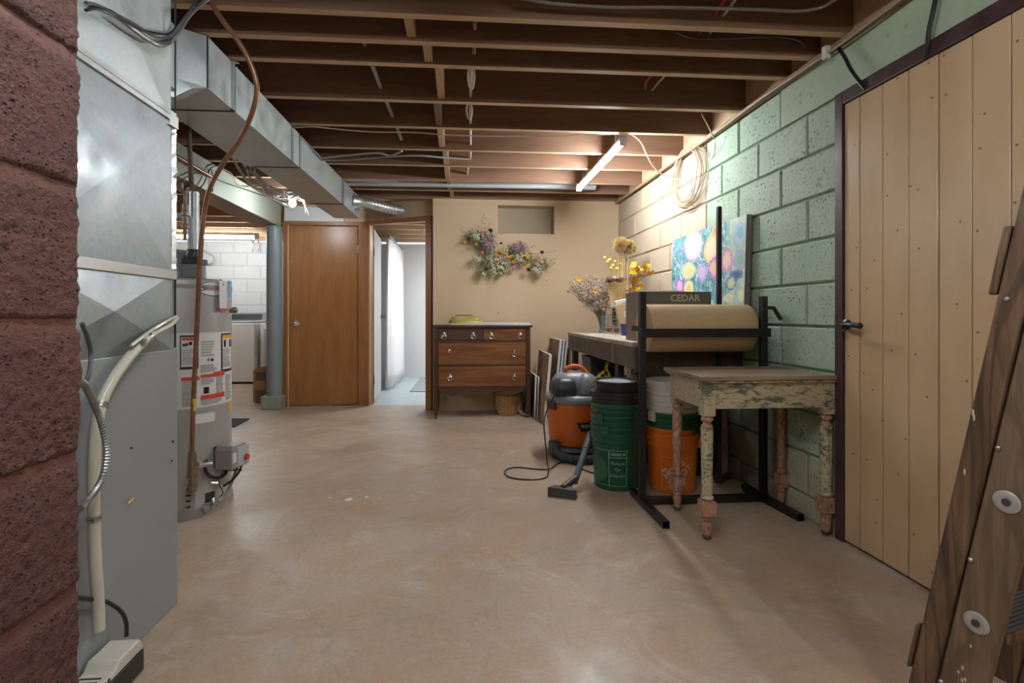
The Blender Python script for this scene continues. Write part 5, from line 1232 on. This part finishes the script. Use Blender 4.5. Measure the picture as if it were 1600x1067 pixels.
pz = MB(); pc = Vector((rat(979)*4.12, 4.12, BZ+.09)); MR = Matrix.Translation(pc) @ rotm('Y', -.22)
pk_ = thing('kraft_pouch', 'brown paper pouch with a green label tilted behind the blue pot', 'pouch', (pc.x, pc.y, BZ))
build('paper_pouch', MB().box(-.06, .08, -.015, .035, -.02, .17, MR), M['kraft'], pk_, world=True, bev=.006)
build('white_top', MB().box(-.055, .08, -.012, .032, .171, .205, MR), M['white'], pk_, world=True, bev=.004)
build('green_label', MB().box(-.01, .07, -.017, -.0155, .06, .105, MR), M['label'], pk_, world=True); build('label_print', MB().box(.005, .06, -.0185, -.0172, .068, .096, MR), M['gold'], pk_, world=True)
build('pouch_stand', MB().box(-.03, .07, .0, .03, -.09, -.021, Matrix.Translation(pc)), M['white'], pk_, world=True)
# ================================================================ PAPER RACK, ROLL, POST
rk_ = thing('paper_rack', 'dark steel floor rack that carries the kraft paper roll', 'rack', (1.33, 2.7, 0))
lx, rx = .985, 1.668; w_ = .017
for x, zt_ in ((lx, 1.15), (rx, 1.128)): build('upright', MB().box(x-w_, x+w_, 2.685, 2.72, .036, zt_), M['blacksteel'], rk_, world=True, bev=.002)
def hollowbar(p, q, w, name='foot_bar'):
    p, q = Vector(p), Vector(q); x, y, d = frame(q-p); m_ = MB(); a, b = w/2, w/2-.003
    k = []
    for P0 in (p, q):
        for r_ in (a, b): k += [P0+x*(i*r_)+y*(j*r_) for i, j in ((-1,-1), (1,-1), (1,1), (-1,1))]
    fs = []
    for i in range(4):
        j = (i+1) % 4; fs += [(i, j, 8+j, 8+i), (4+i, 12+i, 12+j, 4+j), (i, 4+i, 4+j, j), (8+i, 8+j, 12+j, 12+i)]
    m_.add(k, fs); return build(name, m_, M['blacksteel'], rk_, world=True, smooth=0)
hollowbar((lx+.002, 2.86, .018), (lx+.002, 2.385, .018), .035); hollowbar((rx-.01, 2.86, .018), (rx+.022, 2.42, .018), .035)
build('base_bar', MB().box(lx+w_, rx-w_, 2.685, 2.72, .003, .04), M['blacksteel'], rk_, world=True, bev=.002)
build('tear_bar', MB().box(lx-w_, rx+w_, 2.655, 2.684, .905, .952), M['blacksteel'], rk_, world=True, bev=.002)
build('brace', MB().bar((rx-.02, 2.70, .03), (rx-.02, 2.86, .03), .03, .03), M['blacksteel'], rk_, world=True)
build('axle', MB().tube([(lx, 2.835, .95), (rx, 2.835, .95)], .014, 10), M['steel'], rk_, world=True)
for x in (lx, rx): build('axle_arm', MB().box(x-.008, x+.008, 2.72, 2.85, .935, .965), M['blacksteel'], rk_, world=True)
build('side_hook', MB().bar(P(1197, 481, x=1.69), P(1210, 481, x=1.712), .012, .018).bar(P(1209, 481, x=1.712), P(1220, 499, x=1.720), .012, .016), M['blacksteel'], rk_, world=True)
rl0 = thing('kraft_paper_roll', 'wide roll of brown kraft paper on the dark rack', 'paper roll', (1.33, 2.835, .81))
build('paper_roll', MB().lathe([(.036, 0), (.134, 0), (.135, .002), (.135, .598), (.134, .60), (.036, .60), (.036, 0)], 72, Matrix.Translation((1.042, 2.835, .95)) @ Matrix.Identity(4) @ rotm('Y', pi/2)), M['kraft'], rl0, world=True)
build('loose_edge', MB().box(1.01, 1.646, 2.78, 2.835, 1.0852, 1.0862), M['kraft'], rl0, world=True) if False else None
sp_ = thing('steel_post_stand', 'thin tall black square steel post behind the paper roll', 'post', (1.555, 2.995, 0))
px_ = rat(1123.5)*2.995
build('square_post', MB().box(px_-.012, px_+.012, 2.983, 3.007, .01, P(1124, 323, y=2.995).z), M['blacksteel'], sp_, world=True, bev=.001)
build('diagonal_foot', MB().bar((px_+.0, 2.99, .02), (px_+.12, 3.1, .02), .03, .03), M['blacksteel'], sp_, world=True)

# ================================================================ BUCKETS
def bucket(c, col, ridge_mat, label, group, ear=0, rz=0, h=.37, r0=.130, r1=.147):
    b = thing('bucket', label, 'bucket', c, rz, group)
    def rr_(z): return r0+(r1-r0)*z/h
    pr = [(r0-.006, 0), (r0, .006), (rr_(.25), .25)]
    for z in (.262, .297, .33): pr += [(rr_(z)+.007, z), (rr_(z)+.008, z+.006), (rr_(z)+.001, z+.010)]
    pr += [(rr_(.355)+.006, .355), (r1+.008, .362), (r1+.008, h), (r1-.003, h), (r0-.004, .008), (0, .008)]
    pr = [(min(r, .1545), z) for r, z in pr]
    build('bucket_shell', MB().lathe(pr, 48), M[col], b)
    m_ = MB()
    for s_ in (0, pi):
        q = MB().box(-.025, .025, -.028, .028, .001, .012); wrap(q, r1+.002, ear+s_, .285); build('handle_ear', q, M[col], b)
    return b
gc = Vector((.943, 3.03, 0))
zz = 0
bks = []
for k, (off, e) in enumerate(((0, -.55), (.068, -2.3), (.136, .6))):
    bks.append(bucket(gc+Vector((0, 0, off)), 'bucketgreen', None, ('dark green bucket at the bottom of the left stack with printed white panel', 'dark green bucket nested second from the bottom of the left stack', 'dark green bucket nested third in the left stack, under the black one')[k], 'green buckets left stack', ear=e))
def printed(b, a, parts, r, z0, taper, mat, name):
    out = MB()
    for q in parts: wrap(q, r, a, z0, taper); out.add(q.v, q.f)
    return build(name, out, mat, b)
ga_ = math.radians(-103); tp_ = .017/.37
fr = []
for x0, x1, y0, y1 in ((-.048, .048, .108, .111), (-.048, .048, .068, .071), (-.048, .048, -.098, -.095), (-.050, -.046, -.098, .111), (.046, .049, -.098, .111)):
    q = MB(); rect_at(q, (x0+x1)/2, (y0+y1)/2, x1-x0, y1-y0, .0015, 8); fr.append(q)
for y0, y1 in ((.108, .111), (-.098, -.095)):
    q = MB(); rect_at(q, -.11, (y0+y1)/2, .12, y1-y0, .0015, 10); fr.append(q)
fr.append(text_mb('CODE III', .021, Matrix.Translation((0, .088, .0016)), bold=.0006)); 
fr.append(text_mb('Return', .026, Matrix.Translation((0, .035, .0016)))); fr.append(text_mb('for', .026, Matrix.Translation((0, .0, .0016)))); fr.append(text_mb('Deposit', .026, Matrix.Translation((0, -.036, .0016))))
printed(bks[0], ga_, fr, .131, .13, tp_, M['palegreen'], 'printed_panel')
q = MB(); n = 20; vs = [(0, 0, .0013)]+[(.05*math.cos(2*pi*i/n), .07*math.sin(2*pi*i/n), .0013) for i in range(n)]; q.add(vs, [(0, 1+i, 1+(i+1) % n) for i in range(n)])
printed(bks[0], ga_-.80, [q], .131, .12, tp_, plain('faded_green_emblem', (.03, .14, .06), .5), 'round_emblem')
kb_ = thing('bucket', 'black bucket with a snap lid nested on top of the left green stack', 'bucket', gc+Vector((0, 0, .208)))
build('bucket_shell', MB().lathe([(.124, 0), (.128, .005), (.142, .32), (.150, .325), (.150, .343), (.139, .343), (.122, .008), (0, .008)], 48), M['bucketlid'], kb_)
build('snap_lid', MB().lathe([(.140, .345), (.153, .345), (.153, .362), (.144, .365), (0, .365)], 48), M['bucketlid'], kb_)
tb_ = thing('black_tub', 'shallow black tub topping the left bucket stack', 'tub', gc+Vector((.006, 0, .574)))
build('tub_body', MB().lathe([(.118, 0), (.128, .048), (.139, .050), (.140, .058), (.124, .058), (.120, .045), (0, .044)], 48), M['bucketlid'], tb_)
build('frosted_lid', MB().lathe([(.0, .046), (.112, .046), (.112, .052), (0, .053)], 40), plain('frosted_blue_lid', (.48, .56, .62), .3), tb_)
build('tub_label', MB(), M['label'], tb_) if False else None
oc = Vector((1.262, 2.962, 0))
ob = bucket(oc, 'bucketorange', None, 'orange bucket with white square logo at the foot of the right stack', 'buckets right stack', ear=2.6)
k_ = [bucket(oc+Vector((0, 0, .09)), 'bucketgreen', None, 'dark green bucket nested in the orange one', 'buckets right stack', ear=-1.)]
for i, l in ((1, 'white bucket nested in the dark green one of the right stack'), (2, 'white bucket nested second from the top of the right stack'), (3, 'white bucket open at the top of the right stack')):
    bucket(oc+Vector((0, 0, .09+.0605*i)), 'bucketwhite', None, l, 'buckets right stack', ear=2.5+i)
lg_ = []
S = .088
for x0, x1, y0, y1 in ((-S, S, S*.98, S), (-S, S, -S, -S*.98), (-S, -S*.98, -S, S), (S*.98, S, -S, S)):
    q = MB(); rect_at(q, (x0+x1)/2, (y0+y1)/2, x1-x0, y1-y0, .0015, 8); lg_.append(q)
for s_, tx2, sz, off in (('THE', 0, .018, (-.045, .030)), ('HOME', 0, .050, (-.018, .014)), ('DEPOT', 0, .050, (.020, -.018))):
    lg_.append(text_mb(s_, sz, rotm('Z', math.radians(45)) @ Matrix.Translation((0 if s_ != 'THE' else -.045, {'THE': .056, 'HOME': .026, 'DEPOT': -.024}[s_], .0016)), bold=.0012))
printed(ob, math.radians(-100), lg_, .130, .125, tp_, M['palebeige'], 'printed_logo')

# ================================================================ SHOP VACUUM
vp = Vector((.855, 3.765, 0)); vc_ = thing('shop_vacuum', 'orange and grey drum vacuum beside the green bucket stack', 'vacuum cleaner', vp)
build('drum', MB().lathe([(.15, .07), (.183, .085), (.187, .11), (.213, .395), (.205, .395), (.18, .1), (0, .09)], 48), M['orange'], vc_)
build('drum_rim', MB().lathe([(.16, .385), (.212, .385), (.222, .392), (.226, .41), (.218, .435), (.20, .447), (0, .449)], 48), M['vacgrey'], vc_)
def superlathe(prof, n, sx, sy, e=3.2, Mx=None):
    mb = MB()
    for r, z in prof:
        for j in range(n):
            a = 2*pi*j/n; c, s_ = math.cos(a), math.sin(a); k = (abs(c)**e+abs(s_)**e)**(-1/e)
            mb.v.append(Vector((r*k*c*sx, r*k*s_*sy, z)))
    for i in range(len(prof)-1):
        for j in range(n): a, b = i*n+j, i*n+(j+1) % n; mb.f.append([a, b, b+n, a+n]); mb.m.append(0)
    mb.f.append([j for j in range(n)][::-1]); mb.m.append(0); mb.f.append([(len(prof)-1)*n+j for j in range(n)]); mb.m.append(0)
    if Mx: mb.v = [Mx @ v for v in mb.v]
    return mb
build('motor_head', superlathe([(.165, .448), (.168, .48), (.160, .53), (.135, .575), (.095, .60), (.04, .607)], 48, 1.05, .85), M['vacgrey'], vc_)
Mh = rotz(.15)
build('side_housing', superlathe([(.09, .449), (.092, .49), (.084, .54), (.06, .565), (.02, .57)], 32, .95, 1.0, 3.5, Matrix.Translation((-.095, -.085, 0))), M['vacdark'], vc_)
gr_ = MB()
for k in range(7): gr_.box(-.165+k*.011, -.160+k*.011, -.183, -.178, .462, .50-.002*k)
build('vent_grille', gr_, M['darkline'], vc_)
build('light_panel', superlathe([(.075, .455), (.078, .49), (.070, .55), (.04, .592), (.01, .60)], 32, .8, 1., 3.2, Matrix.Translation((.06, -.098, 0))), M['plasticlight'] if False else M['vacgrey'], vc_)
hd = MB(); hp_ = cr([(-.085, -.03, .585), (-.07, -.03, .625), (-.02, -.03, .645), (.04, -.035, .635), (.08, -.045, .600), (.09, -.05, .575)], 8)
hd.tube(hp_, [.014+.004*math.sin(pi*i/(len(hp_)-1)) for i in range(len(hp_))], 10); build('carry_handle', hd, M['orange'], vc_)
build('power_switch', MB().box(.055, .085, -.170, -.160, .515, .555, rotm('X', -.2)), M['orangeprint'], vc_, bev=.003)
for a in (-2.6, -.6, .9, 2.3):
    build('rim_latch', (lambda q: wrap(q, .213, a, .375))(MB().box(-.035, .035, -.03, .03, 0, .02)), M['vacdark'], vc_)
vl = []; q = MB(); q.add([(-.075, .03, .0018), (.075, .03, .0018), (.06, -.03, .0018), (-.045, -.03, .0018)], [(0,3,2,1)]); 
q = MB(); n = 10
tops = [(-.075+.15*i/n, .030, .0018) for i in range(n+1)]; bots = [(-.045+.105*i/n, -.030, .0018) for i in range(n+1)]
q.add(tops+bots, [(i, n+1+i, n+2+i, i+1) for i in range(n)]); va0 = math.radians(-77)
printed(vc_, va0, [q], .196, .235, .08, M['black'], 'badge')
printed(vc_, va0, [text_mb('RIDGID', .032, Matrix.Translation((.008, .004, .0035)), bold=.0006)], .196, .235, .08, M['plasticlight'], 'badge_lettering')
build('base_dolly', MB().lathe([(.12, .045), (.19, .045), (.192, .07), (.12, .075)], 40), M['vacgrey'], vc_)
for a in (-1.35, .3, 1.9, 3.5):
    c_ = Vector((.185*math.cos(a), .185*math.sin(a), .035)); build('caster_wheel', MB().tube([c_+Vector((-.012, 0, 0)), c_+Vector((.012, 0, 0))], .034, 16).box(c_.x-.02, c_.x+.02, c_.y-.015, c_.y+.02, .05, .075), M['black'], vc_)
build('corner_foot', MB().box(-.235, -.165, -.12, -.04, .02, .12, rotz(.25)), M['vacdark'], vc_, bev=.01)
hz = cr([vp+Vector((-.17, -.13, .10)), vp+Vector((-.17, -.21, .055)), vp+Vector((-.10, -.285, .035)), vp+Vector((.02, -.31, .033)), vp+Vector((.10, -.29, .035)), vp+Vector((.145, -.30, .08)), vp+Vector((.11, -.40, .20)), vp+Vector((.045, -.52, .255))], 12)
ho = MB(); ribbed(ho, hz, .030, .010, 14); build('suction_hose', ho, M['hose'], vc_, world=True)
w0, w1 = vp+Vector((.03, -.545, .262)), Vector((.665, 2.925, .055))
w0 = Vector((.83, 3.19, .275)); 
build('wand', MB().tube([w0, w0.lerp(w1, .35), w0.lerp(w1, .351), w1], [.022, .022, .019, .019], 14), M['wandsteel'], vc_, world=True)
nz = MB(); nc = P(879, 768, z=.03); Mn = Matrix.Translation((nc.x, nc.y, 0)) @ rotz(-.42)
nz.add([(-.083, -.02, .002), (.083, -.02, .002), (.083, .03, .002), (-.083, .03, .002), (-.083, -.012, .05), (.083, -.012, .05), (.05, .03, .055), (-.05, .03, .055)], [(0,3,2,1), (4,5,6,7), (0,1,5,4), (1,2,6,5), (2,3,7,6), (3,0,4,7)], Mn)
nz.tube([Mn @ Vector((0, .01, .045)), w1.lerp(w0, .08)], .021, 12)
build('floor_nozzle', nz, M['vacdark'], vc_, world=True, bev=.003)
cd = [vp+Vector((-.15, -.15, .50)), P(855, 640, y=3.55), P(850, 662, y=3.5), P(853, 700, y=3.45), P(855, 722, z=.01), P(857, 738, z=.006), P(850, 747, z=.005), P(820, 749, z=.005), P(795, 745, z=.005), P(789, 736, z=.005), P(805, 730, z=.005), P(840, 733, z=.005), P(860, 732, z=.01), P(872, 724, z=.005), P(890, 722, z=.005), P(915, 735, z=.005), P(940, 742, z=.005)]
build('power_cord', MB().tube(cr(cd, 10), .0048, 6), M['cableblack'], vc_, world=True)

# ================================================================ CANVASES BY THE DRESSER
def canvas(label, x, y0, y1, h, th, art, tilt, cat='canvas'):
    c = thing('canvas', label, cat, (x, (y0+y1)/2, 0), 0, 'canvases stacked by the wall')
    Mx = rotm('Y', tilt) ; L = (y1-y0)/2
    build('stretched_canvas', MB().box(0, th, -L, L, .004+max(0, th*math.sin(tilt)), h, Mx), M['canvaswhite'], c, bev=.001)
    build('painted_face', MB().box(-.0008, -.0002, -L+.001, L-.001, .008, h-.001, Mx), M[art], c)
    return c
canvas('tall brown abstract canvas at the front of the stack by the workbench', .875, 4.82, 5.38, .79, .022, 'canvasart', .10)
canvas('tall blue grey canvas, second in the stack by the workbench', .912, 4.84, 5.38, .785, .018, 'navy', .10)
canvas('tall white edged canvas, third in the stack by the workbench', .944, 4.85, 5.40, .78, .016, 'navy', .10)
canvas('middle sized brown abstract canvas leaning in front of the tall ones', .775, 4.72, 5.34, .66, .026, 'canvasart', .09)
canvas('small dark canvas beside the dresser, nearest to it', .733, 5.03, 5.38, .425, .016, 'black', .035)
canvas('small white edged canvas beside the dresser, second from it', .757, 5.0, 5.38, .41, .014, 'navy', .04)
single('tan_board', MB().box(1.050, 1.068, 4.87, 5.3, 0, .70), M['straw'], 'pale tan board standing between the canvases and the workbench', 'board')

# ================================================================ ANTIQUE TABLE
ta_ = thing('side_table', 'small antique table with peeling cream, green and pink paint', 'table', (1.41, 2.44, 0))
tx0, tx1, ty0, ty1, tz = 1.085, 1.734, 2.215, 2.66, .748
tp2 = MB()
for k in range(3):
    ya_, yb_ = ty0+(ty1-ty0)*k/3, ty0+(ty1-ty0)*(k+1)/3-.0015; tp2.box(tx0, tx1, ya_, yb_, tz-.02, tz)
build('table_top', tp2, M['tabletop'], ta_, world=True, bev=.003)
build('top_moulding', MB().box(tx0+.008, tx1-.006, ty0+.008, ty1-.01, tz-.032, tz-.0205), M['peel'], ta_, world=True, bev=.003)
build('apron', MB().box(tx0+.045, tx1-.045, ty0+.028, ty0+.046, tz-.15, tz-.0325), M['peel'], ta_, world=True); build('apron', MB().box(tx0+.045, tx1-.045, ty1-.05, ty1-.034, tz-.15, tz-.0325), M['peel'], ta_, world=True)
build('side_apron', MB().box(tx0+.025, tx0+.042, ty0+.05, ty1-.06, tz-.15, tz-.0325), M['creamleg'], ta_, world=True); build('side_apron', MB().box(tx1-.042, tx1-.025, ty0+.05, ty1-.06, tz-.15, tz-.0325), M['creamleg'], ta_, world=True)
def leg(x, y, pink, s=1.):
    m_ = MB(); T_ = Matrix.Translation((x, y, 0)); b = .028*s
    m_.mi = 0; m_.box(-b, b, -b, b, .565, tz-.0325, T_)
    m_.mi = 2 if not pink else 1
    pr = [(.02, .565), (.026, .556), (.028, .548), (.024, .540), (.018, .535), (.018, .528), (.025, .522), (.027, .51)]
    m_.mi = 1; m_.lathe([(r*s, z) for r, z in pr[::-1]], 24, T_)
    m_.mi = 1 if pink else 0
    m_.lathe([(.0215*s, .205), (.027*s, .51)], 60, T_, rib=.0 if pink else .07, ribn=10)
    m_.mi = 1 if pink else 0
    m_.lathe([(r*s, z) for r, z in ((.020, .180), (.028, .188), (.029, .196), (.022, .205))], 24, T_)
    m_.mi = 1; m_.box(-.031*s, .031*s, -.031*s, .031*s, .110, .180, T_)
    m_.lathe([(r*s, z) for r, z in ((.012, .018), (.017, .022), (.022, .055), (.024, .07), (.018, .080), (.024, .088), (.025, .096), (.02, .11))], 24, T_)
    m_.mi = 3; m_.lathe([(.001, 0), (.012*s, .002), (.019*s, .010), (.018*s, .018), (.010*s, .024)], 16, T_)
    return build('leg', m_, [M['peel'] if not pink else M['creamleg'], M['pinkleg'], M['creamleg'], M['iron']], ta_, world=True, bev=.003)
leg(1.128, 2.262, False); leg(1.702, 2.262, False); leg(1.140, 2.61, True, .95); leg(1.712, 2.61, True, .8)

# ================================================================ LADDER
la = thing('step_ladder', 'dark worn wooden step ladder standing folded at the right edge', 'ladder', (1.164, 1.142, 0), math.atan2(.292, .956))
# local: x = along the steps, y = away from the viewer, leaning towards -y with height
tlt = .183
def slab(x0, x1, y0, y1, z0, z1, n=1):
    return [(x, y-tlt*z, z) for x in (x0, x1) for y in (y0, y1) for z in (z0, z1)]
BF = [(0,1,3,2), (4,6,7,5), (0,4,5,1), (2,3,7,6), (0,2,6,4), (1,5,7,3)]
W = .043
for k, x in enumerate((0, .40)):
    o = build('front_rail', MB().add(slab(x, x+.024, -W, W, .0, 1.72), BF), M['rail2'], la, bev=.004)
for x in (.0, .395):
    build('rear_rail', MB().add(slab(x-.004, x+.026, W+.004, W+.056, .0, 1.66), BF), M['rail'], la, bev=.006)
wd = MB(); 
for z in (.32, .615, .91, 1.2, 1.5):
    Mw = Matrix.Translation((-.0005, -tlt*z, z)) @ rotm('X', math.atan(tlt)) @ rotm('Y', -pi/2)
    q = build('washer', MB().lathe([(0, 0), (.024, 0), (.025, .0015), (.022, .004), (.010, .0045), (.007, .003), (0, .003)], 24, Mw), M['pad'], la)
    build('rod_nut', MB().lathe([(.008, .003), (.008, .007), (0, .008)], 6, Mw), M['iron'], la)
    zs = z-.02
    build('step', MB().add([(x, y-tlt*zs, zz_) for x in (.0245, .3995) for y in (-.05, .043) for zz_ in (zs-.012, zs+.012)], BF), M['rail'], la, bev=.004)
    tr = MB()
    for j in range(9): tr.box(.03, .395, -.045-tlt*zs+j*.010, -.039-tlt*zs+j*.010, zs+.0125, zs+.0155)
    build('ribbed_tread', tr, M['rubber'], la)
    build('tie_rod', MB().tube([(.02, -tlt*z, z-.05), (.40, -tlt*z, z-.05)], .004, 6), M['steel'], la)
for z in (.5, 1.25): build('rear_brace', MB().add(slab(.026, .396, W+.025, W+.045, z, z+.03), BF), M['black'], la, bev=.002)
build('brace_bracket', MB().add(slab(-.004, .02, W+.0585, W+.075, 1.07, 1.22), BF), M['rail'], la, bev=.006)
build('brace_bracket', MB().add(slab(-.004, .02, W+.0585, W+.068, .13, .25), BF), M['rail'], la, bev=.006)
for z in (1.06, .73, .46, .14): bt = MB(); bt.ball((-.004 if z > 1 else -.001, (W+.037 if z > 1 else -W*-.0-.036+.075)-tlt*z if z > 1 else .036-tlt*z, z), .006, 8, 6); build('bolt_head', bt, M['steel'], la)
dp = MB(); rd_ = random.Random(3)
for z, y in ((.26, -.0), (.20, .005), (.185, .01), (.175, -.005), (.17, .0)):
    dp.ball((-.0005, y-tlt*z, z), .0035*rd_.uniform(.6, 1.3), 8, 4, (.25, .8, 1.6))
for z, y in ((.80, W+.050), (.79, W+.046), (.66, W+.04)): dp.ball((-.0045, y-tlt*z, z), .004, 8, 5, (.25, .5, 2.2))
build('paint_drip', dp, M['cream2'], la)

# ================================================================ PAINT SPOTS ON THE FLOOR
for k, (u, v, r) in enumerate(((545, 780, .022), (573, 776, .012), (516, 777, .009), (560, 765, .005), (538, 772, .006), (590, 770, .004))):
    c_ = P(u, v, z=.0012); m_ = MB(); n = 14; vs = [(c_.x, c_.y, .0014)]+[(c_.x+r*(1+.2*math.sin(i*2.3+k))*math.cos(2*pi*i/n), c_.y+r*1.1*(1+.2*math.cos(i*1.7+k))*math.sin(2*pi*i/n), .0006) for i in range(n)]
    m_.add(vs, [(0, 1+i, 1+(i+1) % n) for i in range(n)])
    single('paint_spot', m_, M['white'], ('largest white paint spot in the middle of the floor', 'oval white paint spot right of the largest one', 'white paint spot left of the largest one', 'tiny white paint fleck behind the largest spot', 'tiny white fleck touching the left of the largest spot', 'tiny white fleck furthest right of the spots')[k], 'paint spot', 'white paint spots')

# ================================================================ WORLD AND VIEW
w = bpy.data.worlds.new('world'); scene.world = w; w.use_nodes = True
w.node_tree.nodes['Background'].inputs[0].default_value = (.8, .85, .9, 1); w.node_tree.nodes['Background'].inputs[1].default_value = .25
vs_ = scene.view_settings; vs_.view_transform = 'Standard'; vs_.look = 'None'; vs_.gamma = 1; vs_.use_curve_mapping = False; vs_.exposure = EXPO
cy = scene.cycles; cy.use_denoising = True; cy.max_bounces = 10; cy.diffuse_bounces = 6; cy.sample_clamp_indirect = 6; cy.caustics_reflective = False; cy.caustics_refractive = False
